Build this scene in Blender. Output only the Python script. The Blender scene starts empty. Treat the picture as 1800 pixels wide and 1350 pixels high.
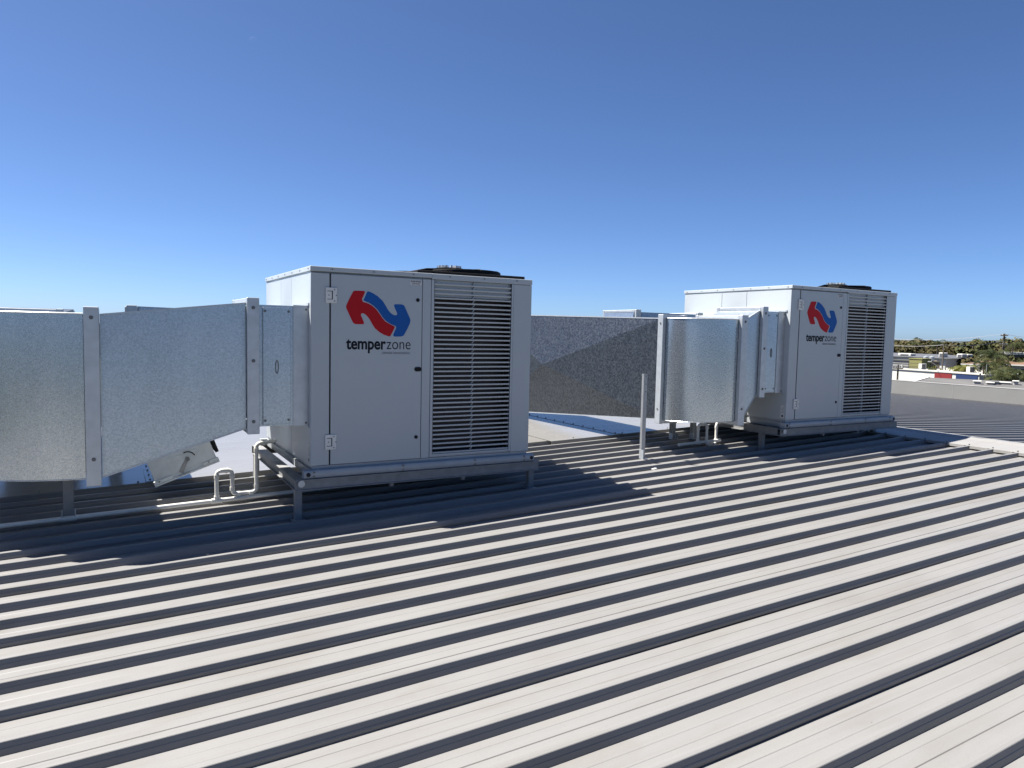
import bpy, math, random
from mathutils import Vector, Matrix
random.seed(7)
R = math.radians
scene = bpy.context.scene

# ------------------------------------------------------------------ camera
AZ, PITCH, ROLL, FPX = 1.05324912, 0.07193916, 0.02240177, 1262.43907
RP = 0.03276446                       # roof pitch
TP = math.tan(RP)
CAMZ = 1.44127139 / math.cos(RP)
CAM = Vector((0, 0, CAMZ))
FW = Vector((math.cos(AZ) * math.cos(PITCH), math.sin(AZ) * math.cos(PITCH), -math.sin(PITCH)))
RT0 = Vector((math.sin(AZ), -math.cos(AZ), 0))
UP0 = RT0.cross(FW)
RT = math.cos(ROLL) * RT0 + math.sin(ROLL) * UP0
UP = -math.sin(ROLL) * RT0 + math.cos(ROLL) * UP0
cd = bpy.data.cameras.new('camera')
cd.sensor_width = 36.0
cd.lens = FPX / 1800 * 36.0
cd.clip_start = 0.05
cd.clip_end = 30000
cam = bpy.data.objects.new('camera', cd)
scene.collection.objects.link(cam)
m = Matrix((RT, UP, -FW)).transposed().to_4x4()
m.translation = CAM
cam.matrix_world = m
scene.camera = cam

# ------------------------------------------------------------------ light
SUN_AZ, SUN_EL = 2.36890265, 1.01682052
world = bpy.data.worlds.new('World')
scene.world = world
world.use_nodes = True
nt = world.node_tree
bg = nt.nodes['Background']
sky = nt.nodes.new('ShaderNodeTexSky')
sky.sky_type = 'NISHITA'
sky.sun_disc = False
sky.sun_elevation = SUN_EL
sky.sun_rotation = math.pi / 2 - SUN_AZ
sky.altitude = 0
sky.air_density = 0.52
sky.dust_density = 0.5
sky.ozone_density = 10.0
nt.links.new(sky.outputs[0], bg.inputs[0])
bg.inputs[1].default_value = 0.05
sl = bpy.data.lights.new('sun', 'SUN')
sl.energy = 5.0
sl.angle = R(0.53)
sl.color = (1.0, 0.95, 0.88)
sun = bpy.data.objects.new('sun', sl)
scene.collection.objects.link(sun)
L = Vector((math.cos(SUN_AZ) * math.cos(SUN_EL), math.sin(SUN_AZ) * math.cos(SUN_EL), math.sin(SUN_EL)))
sun.rotation_euler = L.to_track_quat('Z', 'Y').to_euler()
sun.location = L * 50
vs = scene.view_settings
vs.view_transform = 'Standard'
vs.look = 'None'
vs.exposure = 1.68
vs.gamma = 1.0
vs.use_curve_mapping = False
scene.cycles.max_bounces = 8

# ------------------------------------------------------------------ helpers
col = scene.collection


class MB:
    """collects geometry for one mesh"""
    def __init__(s):
        s.v = []; s.f = []

    def add(s, vs_, fs_):
        o = len(s.v)
        s.v += [tuple(p) for p in vs_]
        s.f += [tuple(i + o for i in f) for f in fs_]
        return s

    def box(s, x0, x1, y0, y1, z0, z1, b=0.0):
        if b <= 0:
            return s.add([(x0, y0, z0), (x1, y0, z0), (x1, y1, z0), (x0, y1, z0),
                          (x0, y0, z1), (x1, y0, z1), (x1, y1, z1), (x0, y1, z1)],
                         [(0, 3, 2, 1), (4, 5, 6, 7), (0, 1, 5, 4), (1, 2, 6, 5), (2, 3, 7, 6), (3, 0, 4, 7)])
        # chamfered box
        b = min(b, (x1 - x0) * .45, (y1 - y0) * .45, (z1 - z0) * .45)
        pts = []; idx = {}
        for i, (X, sx) in enumerate(((x0, 1), (x1, -1))):
            for j, (Y, sy) in enumerate(((y0, 1), (y1, -1))):
                for k, (Z, sz) in enumerate(((z0, 1), (z1, -1))):
                    for a in range(3):
                        q = [X + sx * b, Y + sy * b, Z + sz * b]
                        q[a] = (X, Y, Z)[a]
                        idx[(i, j, k, a)] = len(pts); pts.append(tuple(q))
        fs = []
        g = lambda i, j, k, a: idx[(i, j, k, a)]
        fs.append([g(0, 0, 0, 0), g(0, 0, 1, 0), g(0, 1, 1, 0), g(0, 1, 0, 0)])
        fs.append([g(1, 0, 0, 0), g(1, 1, 0, 0), g(1, 1, 1, 0), g(1, 0, 1, 0)])
        fs.append([g(0, 0, 0, 1), g(1, 0, 0, 1), g(1, 0, 1, 1), g(0, 0, 1, 1)])
        fs.append([g(0, 1, 0, 1), g(0, 1, 1, 1), g(1, 1, 1, 1), g(1, 1, 0, 1)])
        fs.append([g(0, 0, 0, 2), g(0, 1, 0, 2), g(1, 1, 0, 2), g(1, 0, 0, 2)])
        fs.append([g(0, 0, 1, 2), g(1, 0, 1, 2), g(1, 1, 1, 2), g(0, 1, 1, 2)])
        for j in (0, 1):
            for k in (0, 1):
                q = [g(0, j, k, 1), g(1, j, k, 1), g(1, j, k, 2), g(0, j, k, 2)]
                fs.append(q if (j == k) is False else q[::-1])
        for i in (0, 1):
            for k in (0, 1):
                q = [g(i, 0, k, 0), g(i, 1, k, 0), g(i, 1, k, 2), g(i, 0, k, 2)]
                fs.append(q if (i == k) else q[::-1])
        for i in (0, 1):
            for j in (0, 1):
                q = [g(i, j, 0, 0), g(i, j, 1, 0), g(i, j, 1, 1), g(i, j, 0, 1)]
                fs.append(q if (i == j) is False else q[::-1])
                for k in (0, 1):
                    t = [g(i, j, k, 0), g(i, j, k, 1), g(i, j, k, 2)]
                    fs.append(t if (i + j + k) % 2 == 0 else t[::-1])
        return s.add(pts, fs)

    def cyl(s, c, axis, r, h, n=16, r2=None):
        """cylinder from c along axis vector (unit) for length h"""
        a = Vector(axis).normalized()
        u = a.orthogonal().normalized(); w = a.cross(u)
        r2 = r if r2 is None else r2
        c = Vector(c)
        pts = []
        for k, (rr, hh) in enumerate(((r, 0), (r2, h))):
            for i in range(n):
                t = 2 * math.pi * i / n
                pts.append(c + a * hh + (u * math.cos(t) + w * math.sin(t)) * rr)
        fs = [(i, (i + 1) % n, n + (i + 1) % n, n + i) for i in range(n)]
        fs.append(tuple(range(n))[::-1]); fs.append(tuple(range(n, 2 * n)))
        return s.add(pts, fs)

    def tube(s, path, r, n=10, closed=False, radii=None):
        P_ = [Vector(p) for p in path]
        N = len(P_)
        rings = []
        prev = None
        for i in range(N):
            if closed:
                t = (P_[(i + 1) % N] - P_[i - 1])
            else:
                t = (P_[min(i + 1, N - 1)] - P_[max(i - 1, 0)])
            t.normalize()
            if prev is None:
                u = t.orthogonal().normalized()
            else:
                u = (prev - t * prev.dot(t)).normalized()
            prev = u
            w = t.cross(u)
            rr = radii[i] if radii else r
            rings.append([P_[i] + (u * math.cos(2 * math.pi * k / n) + w * math.sin(2 * math.pi * k / n)) * rr for k in range(n)])
        pts = [p for rg in rings for p in rg]
        fs = []
        M = N if closed else N - 1
        for i in range(M):
            a = i * n; b = ((i + 1) % N) * n
            for k in range(n):
                fs.append((a + k, a + (k + 1) % n, b + (k + 1) % n, b + k))
        if not closed:
            fs.append(tuple(range(n))[::-1]); fs.append(tuple(range((N - 1) * n, N * n)))
        return s.add(pts, fs)

    def loft(s, secs, caps=True):
        n = len(secs[0])
        pts = [p for q in secs for p in q]
        fs = []
        for i in range(len(secs) - 1):
            for k in range(n):
                fs.append((i * n + k, (i + 1) * n + k, (i + 1) * n + (k + 1) % n, i * n + (k + 1) % n))
        if caps:
            fs.append(tuple(range(n))); fs.append(tuple(range((len(secs) - 1) * n, len(secs) * n))[::-1])
        return s.add(pts, fs)

    def prism(s, poly, y0, y1):
        """polygon given as (x,z), extruded in y"""
        n = len(poly)
        pts = [(x, y0, z) for x, z in poly] + [(x, y1, z) for x, z in poly]
        fs = [tuple(range(n)), tuple(range(n, 2 * n))[::-1]]
        fs += [(i, n + i, n + (i + 1) % n, (i + 1) % n) for i in range(n)]
        return s.add(pts, fs)

    def mesh(s, name, mat=None, smooth=False, fix=True):
        me = bpy.data.meshes.new(name)
        me.from_pydata(s.v, [], s.f)
        me.update()
        if fix:
            import bmesh
            bm = bmesh.new(); bm.from_mesh(me)
            bmesh.ops.recalc_face_normals(bm, faces=bm.faces)
            bm.to_mesh(me); bm.free()
        if mat: me.materials.append(mat)
        if smooth:
            for p in me.polygons: p.use_smooth = True
            try: me.set_sharp_from_angle(angle=R(40))
            except Exception: pass
        return me

    def build(s, name, mat, parent=None, smooth=False, fix=True):
        return link(name, s.mesh(name, mat, smooth, fix), parent)


def link(name, me, parent=None, loc=None):
    o = bpy.data.objects.new(name, me)
    col.objects.link(o)
    if parent: o.parent = parent
    if loc is not None: o.location = loc
    return o


def empty(name, loc=(0, 0, 0), rz=0):
    o = bpy.data.objects.new(name, None)
    col.objects.link(o)
    o.location = loc; o.rotation_euler.z = rz
    o.empty_display_size = .2
    return o


def tag(o, label=None, cat=None, group=None, kind=None):
    if label: o['label'] = label
    if cat: o['category'] = cat
    if group: o['group'] = group
    if kind: o['kind'] = kind
    return o


def copy_tree(o, parent=None):
    c = o.copy(); col.objects.link(c); c.parent = parent
    for ch in list(o.children): copy_tree(ch, c)
    return c


def zroof(x): return x * TP

# ------------------------------------------------------------------ materials
def newmat(name):
    mt = bpy.data.materials.new(name); mt.use_nodes = True
    n = mt.node_tree.nodes; l = mt.node_tree.links
    return mt, n, l, n['Principled BSDF']


def pos(n, l, scale=(1, 1, 1)):
    g = n.new('ShaderNodeNewGeometry')
    mp = n.new('ShaderNodeMapping'); mp.inputs['Scale'].default_value = scale
    l.new(g.outputs['Position'], mp.inputs[0])
    return mp.outputs[0]


def ramp(n, l, fac, stops):
    r = n.new('ShaderNodeValToRGB')
    el = r.color_ramp.elements
    while len(el) < len(stops): el.new(0.5)
    for e, (p, c) in zip(el, stops):
        e.position = p; e.color = (*c, 1)
    l.new(fac, r.inputs[0])
    return r.outputs[0]


def simple(name, c, rough=.5, metal=0.0, var=.08, scale=6.0, spec=.5, bump=0.0, bscale=80.):
    mt, n, l, b = newmat(name)
    no = n.new('ShaderNodeTexNoise'); no.inputs['Scale'].default_value = scale; no.inputs['Detail'].default_value = 5
    l.new(pos(n, l), no.inputs['Vector'])
    lo = tuple(max(0, x * (1 - var)) for x in c); hi = tuple(min(1, x * (1 + var)) for x in c)
    l.new(ramp(n, l, no.outputs[0], [(.3, lo), (.7, hi)]), b.inputs['Base Color'])
    b.inputs['Roughness'].default_value = rough
    b.inputs['Metallic'].default_value = metal
    b.inputs['Specular IOR Level'].default_value = spec
    if bump > 0:
        nb = n.new('ShaderNodeTexNoise'); nb.inputs['Scale'].default_value = bscale; nb.inputs['Detail'].default_value = 3
        l.new(pos(n, l), nb.inputs['Vector'])
        bp = n.new('ShaderNodeBump'); bp.inputs['Strength'].default_value = bump; bp.inputs['Distance'].default_value = .01
        l.new(nb.outputs[0], bp.inputs['Height']); l.new(bp.outputs[0], b.inputs['Normal'])
    return mt


def roof_mat(name, base, warm, gloss=None):
    mt, n, l, b = newmat(name)
    p1 = pos(n, l, (.6, 9, 3))
    a = n.new('ShaderNodeTexNoise'); a.inputs['Scale'].default_value = 2.2; a.inputs['Detail'].default_value = 6
    l.new(p1, a.inputs['Vector'])
    p2 = pos(n, l, (1, 1, 1))
    c = n.new('ShaderNodeTexNoise'); c.inputs['Scale'].default_value = 1.1; c.inputs['Detail'].default_value = 8; c.inputs['Roughness'].default_value = .65
    l.new(p2, c.inputs['Vector'])
    mx = n.new('ShaderNodeMix'); mx.data_type = 'FLOAT'; mx.inputs[0].default_value = .45
    l.new(a.outputs[0], mx.inputs[2]); l.new(c.outputs[0], mx.inputs[3])
    cr = ramp(n, l, mx.outputs[0], [(.36, tuple(x * y for x, y in zip(base, warm))), (.5, base), (.7, tuple(min(1, x * 1.05) for x in base))])
    # fine grit and fly specks
    s = n.new('ShaderNodeTexNoise'); s.inputs['Scale'].default_value = 260; s.inputs['Detail'].default_value = 2
    l.new(p2, s.inputs['Vector'])
    gr = ramp(n, l, s.outputs[0], [(.3, (.93, .93, .92)), (.6, (1, 1, 1))])
    mu = n.new('ShaderNodeMix'); mu.data_type = 'RGBA'; mu.blend_type = 'MULTIPLY'; mu.inputs[0].default_value = 1
    l.new(cr, mu.inputs[6]); l.new(gr, mu.inputs[7])
    # old water marks: soft-edged patches
    wm = n.new('ShaderNodeTexNoise'); wm.inputs['Scale'].default_value = 2.6; wm.inputs['Detail'].default_value = 9; wm.inputs['Distortion'].default_value = .8
    l.new(pos(n, l, (.5, 1.6, 1)), wm.inputs['Vector'])
    wr = ramp(n, l, wm.outputs[0], [(.39, (.965, .957, .94)), (.46, (1, 1, 1)), (.60, (1, 1, 1)), (.66, (1.0, .99, .975))])
    mw_ = n.new('ShaderNodeMix'); mw_.data_type = 'RGBA'; mw_.blend_type = 'MULTIPLY'; mw_.inputs[0].default_value = 1
    l.new(mu.outputs[2], mw_.inputs[6]); l.new(wr, mw_.inputs[7]); mu = mw_
    vo = n.new('ShaderNodeTexVoronoi'); vo.inputs['Scale'].default_value = 5.5
    l.new(p2, vo.inputs['Vector'])
    sp = ramp(n, l, vo.outputs['Distance'], [(.012, (.25, .22, .2)), (.02, (1, 1, 1))])
    m2 = n.new('ShaderNodeMix'); m2.data_type = 'RGBA'; m2.blend_type = 'MULTIPLY'; m2.inputs[0].default_value = .8
    l.new(mu.outputs[2], m2.inputs[6]); l.new(sp, m2.inputs[7])
    l.new(m2.outputs[2], b.inputs['Base Color'])
    rr = ramp(n, l, c.outputs[0], [(.3, (.34,) * 3), (.7, (.5,) * 3)])
    l.new(rr, b.inputs['Roughness'])
    if gloss: l.remove(b.inputs['Roughness'].links[0]); b.inputs['Roughness'].default_value = gloss
    b.inputs['Specular IOR Level'].default_value = .28
    w = n.new('ShaderNodeTexNoise'); w.inputs['Scale'].default_value = 3.0; w.inputs['Detail'].default_value = 3
    l.new(pos(n, l, (.7, 3, 1)), w.inputs['Vector'])
    bp = n.new('ShaderNodeBump'); bp.inputs['Strength'].default_value = .12; bp.inputs['Distance'].default_value = .02
    l.new(w.outputs[0], bp.inputs['Height']); l.new(bp.outputs[0], b.inputs['Normal'])
    return mt


def galv(name, cell, lo, hi, rlo=.32, rhi=.55, bump=.05, streak=.25):
    mt, n, l, b = newmat(name)
    p = pos(n, l)
    # jitter coordinates so that the crystals are ragged
    j = n.new('ShaderNodeTexNoise'); j.inputs['Scale'].default_value = 1.6 / cell; j.inputs['Detail'].default_value = 2
    l.new(p, j.inputs['Vector'])
    va = n.new('ShaderNodeVectorMath'); va.operation = 'SCALE'; va.inputs['Scale'].default_value = cell * .9
    l.new(j.outputs['Color'], va.inputs[0])
    ad = n.new('ShaderNodeVectorMath'); ad.operation = 'ADD'
    l.new(p, ad.inputs[0]); l.new(va.outputs[0], ad.inputs[1])
    vo = n.new('ShaderNodeTexVoronoi'); vo.inputs['Scale'].default_value = 1 / cell
    l.new(ad.outputs[0], vo.inputs['Vector'])
    sep = n.new('ShaderNodeSeparateColor'); l.new(vo.outputs['Color'], sep.inputs[0])
    big = n.new('ShaderNodeTexNoise'); big.inputs['Scale'].default_value = 1.7; big.inputs['Detail'].default_value = 4
    l.new(pos(n, l, (2.5, 2.5, .6)), big.inputs['Vector'])
    mx = n.new('ShaderNodeMix'); mx.data_type = 'FLOAT'; mx.inputs[0].default_value = streak
    l.new(sep.outputs[0], mx.inputs[2]); l.new(big.outputs[0], mx.inputs[3])
    l.new(ramp(n, l, mx.outputs[0], [(.15, lo), (.8, hi)]), b.inputs['Base Color'])
    l.new(ramp(n, l, sep.outputs[1], [(0, (rlo,) * 3), (1, (rhi,) * 3)]), b.inputs['Roughness'])
    b.inputs['Metallic'].default_value = .9
    bp = n.new('ShaderNodeBump'); bp.inputs['Strength'].default_value = bump; bp.inputs['Distance'].default_value = .004
    l.new(sep.outputs[2], bp.inputs['Height'])
    b2 = n.new('ShaderNodeBump'); b2.inputs['Strength'].default_value = .25; b2.inputs['Distance'].default_value = .02
    w = n.new('ShaderNodeTexNoise'); w.inputs['Scale'].default_value = 2.2; w.inputs['Detail'].default_value = 1
    l.new(pos(n, l, (1, 1, .5)), w.inputs['Vector'])
    l.new(w.outputs[0], b2.inputs['Height']); l.new(bp.outputs[0], b2.inputs['Normal'])
    l.new(b2.outputs[0], b.inputs['Normal'])
    return mt


M = {}
M['roof'] = roof_mat('roof_paint', (.175, .173, .170), (.95, .93, .905))
M['cap'] = roof_mat('cap_paint', (.22, .217, .21), (.95, .94, .92))
M['tray'] = roof_mat('tray_paint', (.19, .186, .178), (.94, .92, .9), .2)
M['paint'] = simple('cabinet_paint', (.345, .375, .395), .34, var=.02, scale=2.5, bump=.02, bscale=350)
M['paint2'] = simple('rail_paint', (.30, .32, .335), .4, var=.06, scale=9)
M['frame'] = simple('frame_paint', (.19, .193, .195), .5, var=.15, scale=12)
M['galv'] = galv('galvanised', .0065, (.32, .37, .41), (.49, .545, .59), .30, .45, bump=0.0, streak=.42)
M['galv_elbow'] = galv('galvanised_fine', .008, (.37, .41, .44), (.52, .555, .58), .22, .29, bump=0.0, streak=.5)
M['galv_dimmed'] = galv('galvanised_coarse_dimmed', .017, (.052, .060, .071), (.105, .118, .133), .36, .50, bump=.03, streak=.18)  # coarse spangle; the dim reflection of the run's side is put into the colour
M['zinc'] = simple('zinc_plain', (.43, .455, .475), .44, .6, var=.08, scale=14)
M['post'] = simple('post_zinc', (.30, .31, .32), .45, .6, var=.1, scale=10)
M['screw'] = simple('screw_zinc', (.14, .14, .14), .45, .6, var=.2, scale=90)
M['black'] = simple('black_plastic', (.007, .007, .008), .65, var=.2, scale=20, spec=.2)
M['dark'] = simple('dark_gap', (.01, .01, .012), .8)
M['coil'] = simple('coil_dark', (.016, .012, .010), .6, var=.5, scale=40)
M['pvc'] = simple('pvc_white', (.62, .61, .57), .35, var=.05, scale=25)
M['white'] = simple('white_plastic', (.5, .5, .49), .5, var=.03)
M['red'] = simple('emblem_red', (.36, .008, .013), .42, var=.02, spec=.12)
M['blue'] = simple('emblem_blue', (.011, .08, .29), .42, var=.02, spec=.12)
M['ink'] = simple('ink_black', (.008, .009, .012), .5, var=.02, spec=.12)
M['ink2'] = simple('ink_grey', (.10, .11, .13), .5, var=.02)
M['hinge'] = simple('hinge_grey', (.56, .56, .54), .4, var=.05, scale=30)

# ------------------------------------------------------------------ the roof
Y0 = 1.9326506
PITCHW = 0.25
NP = Vector((-math.sin(RP), 0, math.cos(RP)))


def profile():
    """(y, z, wobble) points over one 0.75 m sheet, three ribs, y=0 at the near top edge of the first rib"""
    H = -.043
    pts = []
    for k in range(3):
        o = k * PITCHW
        if k == 0:      # lap rib: the upper sheet stops short, leaving an undercut
            pts += [(o - .0112, H), (o - .0112, H + .0128), (o - .0130, H + .0134), (o - .0098, -.0225), (o - .0078, -.0205), (o - .0012, -.002), (o + .001, 0)]
        else:
            pts += [(o - .016, H), (o - .0095, -.0225), (o - .0075, -.0205), (o - .0012, -.002), (o + .001, 0)]
        pts += [(o + .014, .0015), (o + .029, 0), (o + .031, -.002), (o + .045, H)]
        a = o + .045; w = PITCHW - .061
        g = (((.34, .0014), (.68, .0012)), ((.45, .0030), (.78, .0012)), ((.33, .0012), (.70, .0018)))[k]
        for fr, hh in g:
            c = a + w * fr
            pts += [(c - .006, H), (c - .003, H + hh), (c + .003, H + hh), (c + .006, H)]
    pts.append((3 * PITCHW - .0095, H - .0005))
    return pts


PROF = profile()


def sheet_mesh(name, x0, x1, zf, seg, seed, mat):
    rnd = random.Random(seed)
    ph = [rnd.uniform(0, 6.28) for _ in range(6)]
    V = []; F = []
    n = len(PROF)
    for i in range(seg + 1):
        x = x0 + (x1 - x0) * i / seg
        dy = .0022 * math.sin(x * 1.7 + ph[0]) + .0014 * math.sin(x * 3.9 + ph[1])
        for (y, z) in PROF:
            dz = .0012 * math.sin(x * 1.3 + ph[2] + y * 5) if z < -.03 else 0
            V.append((x, y + dy, zf(x) + z + dz))
    for i in range(seg):
        for k in range(n - 1):
            a = i * n + k
            F.append((a, a + n, a + n + 1, a + 1))
    me = bpy.data.meshes.new(name); me.from_pydata(V, [], F); me.update(); me.materials.append(mat)
    # flip so that normals look up
    if me.polygons[0].normal.z < 0:
        me.flip_normals()
    return me


RIDGE = 8.95
T2 = math.tan(R(2.9))
RZ = RIDGE * TP


def zfar(x): return RZ - (x - RIDGE) * T2


roof = tag(empty('roof'), 'long low-pitched light grey ribbed metal roof', kind='structure')
near = [sheet_mesh('roof_sheet', -6.0, 8.52, zroof, 40, 10 + i, M['roof']) for i in range(5)]
far = [sheet_mesh('roof_sheet', 9.3, 27.32, zfar, 40, 30 + i, M['roof']) for i in range(4)]
for i in range(-6, 19):
    link('roof_sheet', near[i % 5], roof, (0, Y0 + .5 + i * .75, 0))
for i in range(-8, 25):
    link('roof_sheet', far[i % 4], roof, (0, Y0 + .5 + i * .75, 0))
YA, YB = Y0 - 4.5, Y0 + 14.2
# ridge capping: near flange, rounded crest, far flange
c = MB()
ptsx = [(8.47, zroof(8.47) + .004), (8.475, zroof(8.475) + .006), (8.84, zroof(8.84) + .016), (8.91, zroof(8.91) + .025), (8.95, RZ + .029), (8.99, zfar(8.99) + .025), (9.06, zfar(9.06) + .016), (9.40, zfar(9.40) + .006), (9.41, zfar(9.41) - .006)]
secs = [[(x, YA, z) for x, z in ptsx] + [(x, YA, z - .0025) for x, z in ptsx[::-1]], [(x, YB, z) for x, z in ptsx] + [(x, YB, z - .0025) for x, z in ptsx[::-1]]]
c.loft(secs)
cap = c.build('ridge_cap', M['cap'], roof)
# closures between the ribs and screws at each rib
cm = MB(); cm.box(-.004, .004, .046, .234, -.026, .002); cme = cm.mesh('closure_strip', M['cap'])
sm_ = MB(); sm_.cyl((0, 0, 0), (0, 0, 1), .011, .002, 10); sm_.cyl((0, 0, .002), (0, 0, 1), .0065, .008, 6); screw_me = sm_.mesh('screw', M['screw'])
for k in range(-14, 56):
    y = Y0 + k * .25
    link('closure_strip', cme, cap, (8.464, y, zroof(8.464)))
    link('screw', screw_me, cap, (8.51, y + .015, zroof(8.51) + .007))
    link('screw', screw_me, cap, (9.36, y + .015, zfar(9.36) + .007))
# walls that carry the roof (hidden below it)
GZ = -6.0
bw = MB()
bw.box(-6.0, 27.3, YA - .05, YA + .15, GZ, -.9); bw.box(-6.0, 27.3, YB - .2, YB, GZ, -.9); bw.box(-6.0, -5.8, YA, YB, GZ, -.45)
bw.build('building_wall', simple('wall_grey', (.45, .45, .43), .7), roof)

# end parapet beyond the far roof
pw = empty('parapet_wall', (27.35, 0, -.605))
mw = MB(); mw.box(0, .18, -6, 24, -5.3, .469)
mw.build('wall', simple('parapet_paint', (.165, .166, .16), .35, var=.07, scale=.9), pw)
mc = MB(); mc.box(-.006, .24, -6.02, 24.02, .470, .494, .004)
mc.build('coping', M['cap'], pw)
T0 = simple('joint_paint', (.25, .25, .24), .4)
for y in range(-5, 22, 4):
    ms = MB(); ms.box(-.006, -.0005, y, y + .012, -.1, .468); ms.build('sheet_joint', T0, pw)
tag(pw, 'low grey sheet-metal parapet wall closing the far side of the roof', 'wall')

# flashing trays behind the units
def tray(name, x0, x1, y0, y1, lift, label, seams):
    t = empty(name, (x0, y0, zroof(x0)))
    b = MB()
    zf = lambda x: zroof(x) - zroof(x0) + lift
    b.loft([[(0, 0, zf(x0) - .002), (0, 0, zf(x0)), (0, y1 - y0, zf(x0)), (0, y1 - y0, zf(x0) - .002)],
            [(x1 - x0, 0, zf(x1) - .002), (x1 - x0, 0, zf(x1)), (x1 - x0, y1 - y0, zf(x1)), (x1 - x0, y1 - y0, zf(x1) - .002)]])
    b.build('sheet', M['tray'], t)
    e = MB()
    e.loft([[(0, -.004, zf(x0) - .042), (0, -.002, zf(x0) + .001), (0, .001, zf(x0) + .001), (0, .001, zf(x0) - .042)],
            [(x1 - x0, -.004, zf(x1) - .042), (x1 - x0, -.002, zf(x1) + .001), (x1 - x0, .001, zf(x1) + .001), (x1 - x0, .001, zf(x1) - .042)]])
    e.build('front_edge', M['tray'], t)
    for sx in seams:
        s_ = MB(); a = sx - x0
        s_.loft([[(a - .04, .02, zf(sx - .04) + .001), (a - .035, .02, zf(sx - .035) + .004), (a + .035, .02, zf(sx + .035) + .004), (a + .04, .02, zf(sx + .04) + .001)],
                 [(a - .04, y1 - y0 - .05, zf(sx - .04) + .001), (a - .035, y1 - y0 - .05, zf(sx - .035) + .004), (a + .035, y1 - y0 - .05, zf(sx + .035) + .004), (a + .04, y1 - y0 - .05, zf(sx + .04) + .001)]])
        lap = s_.build('seam_lap', M['tray'], t)
        for i in range(13):
            yy = .1 + i * .235
            if yy < y1 - y0 - .1:
                link('screw', screw_me, lap, (a, yy, zf(sx) + .004))
    n_ = int((x1 - x0) / .75)
    for i in range(n_):
        xx = .35 + i * .75
        link('screw', screw_me, t, (xx, .06, zf(x0 + xx)))
    return tag(t, label, 'flashing', 'flashing trays behind the units')


tray('flashing_tray', -1.6, 4.62, 7.18, 11.4, .006, 'flat pale metal flashing tray behind the nearer air conditioner', (.35, 2.9))
tray('flashing_tray', 4.60, 8.46, 7.10, 11.4, .012, 'flat pale metal flashing tray with screw rows, below the dark duct', (5.62, 6.9))

# ------------------------------------------------------------------ air conditioning units
W, D, H = 1.9035, 1.681, 1.5


def text_mesh(body, size, mat, name, offset=0.0, width=None):
    cu = bpy.data.curves.new(name, 'FONT')
    cu.body = body; cu.size = size; cu.extrude = .0008; cu.offset = offset
    cu.resolution_u = 6
    o = bpy.data.objects.new(name, cu); col.objects.link(o)
    dg = bpy.context.evaluated_depsgraph_get(); dg.update()
    me = bpy.data.meshes.new_from_object(o.evaluated_get(dg))
    me.name = name
    bpy.data.objects.remove(o); bpy.data.curves.remove(cu)
    xs = [v.co.x for v in me.vertices]
    x0, x1 = min(xs), max(xs)
    f = 1.0 if width is None else width / (x1 - x0)
    for v in me.vertices:
        x, y, z = v.co
        v.co = ((x - x0) * f, -z, y)       # stand it up, facing -y
    me.materials.clear(); me.materials.append(mat)
    return me


def px_face(px, py):
    """photo pixel -> (x,z) on the front face of the nearer unit, local coords"""
    d = FW + RT * ((px - 900) / FPX) - UP * ((py - 675) / FPX)
    k = U1[1] / d.y
    q = CAM + d * k
    return (q.x - U1[0], q.z - U1[2])


U1 = (1.34142693, 5.38736397, CAMZ - 1.04344488)
U2 = (6.59554558, 5.40283046, CAMZ - 0.91256417)
RED = [(480,190),(555,190),(625,192),(640,205),(640,218),(618,270),(595,320),(598,345),(615,368),(660,380),(700,395),(760,430),(820,485),(870,550),(915,620),(965,675),(1030,715),(1070,735),(1105,752),(1113,762),(1110,777),(1080,838),(1050,895),(1042,908),(1028,912),(1010,910),(940,885),(870,845),(800,785),(755,715),(720,650),(680,595),(640,560),(610,547),(590,548),(577,560),(580,580),(600,630),(622,680),(626,700),(620,715),(605,720),(540,720),(495,718),(470,708),(450,690),(400,585),(352,478),(344,455),(343,435),(350,410),(400,305),(450,210),(463,195)]
BLUE = [(690,200),(720,208),(760,225),(840,275),(920,350),(965,420),(1005,490),(1045,540),(1090,572),(1120,579),(1142,575),(1150,562),(1147,540),(1125,490),(1105,440),(1101,420),(1108,407),(1125,403),(1200,405),(1225,407),(1250,417),(1268,437),(1310,530),(1350,620),(1358,645),(1360,670),(1352,705),(1310,795),(1270,870),(1250,898),(1225,912),(1170,915),(1110,915),(1092,905),(1088,885),(1110,835),(1130,790),(1136,765),(1128,752),(1115,745),(1040,712),(975,668),(930,620),(885,555),(840,490),(780,430),(715,385),(670,366),(630,350),(620,338),(624,325),(650,268),(675,212)]


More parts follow.
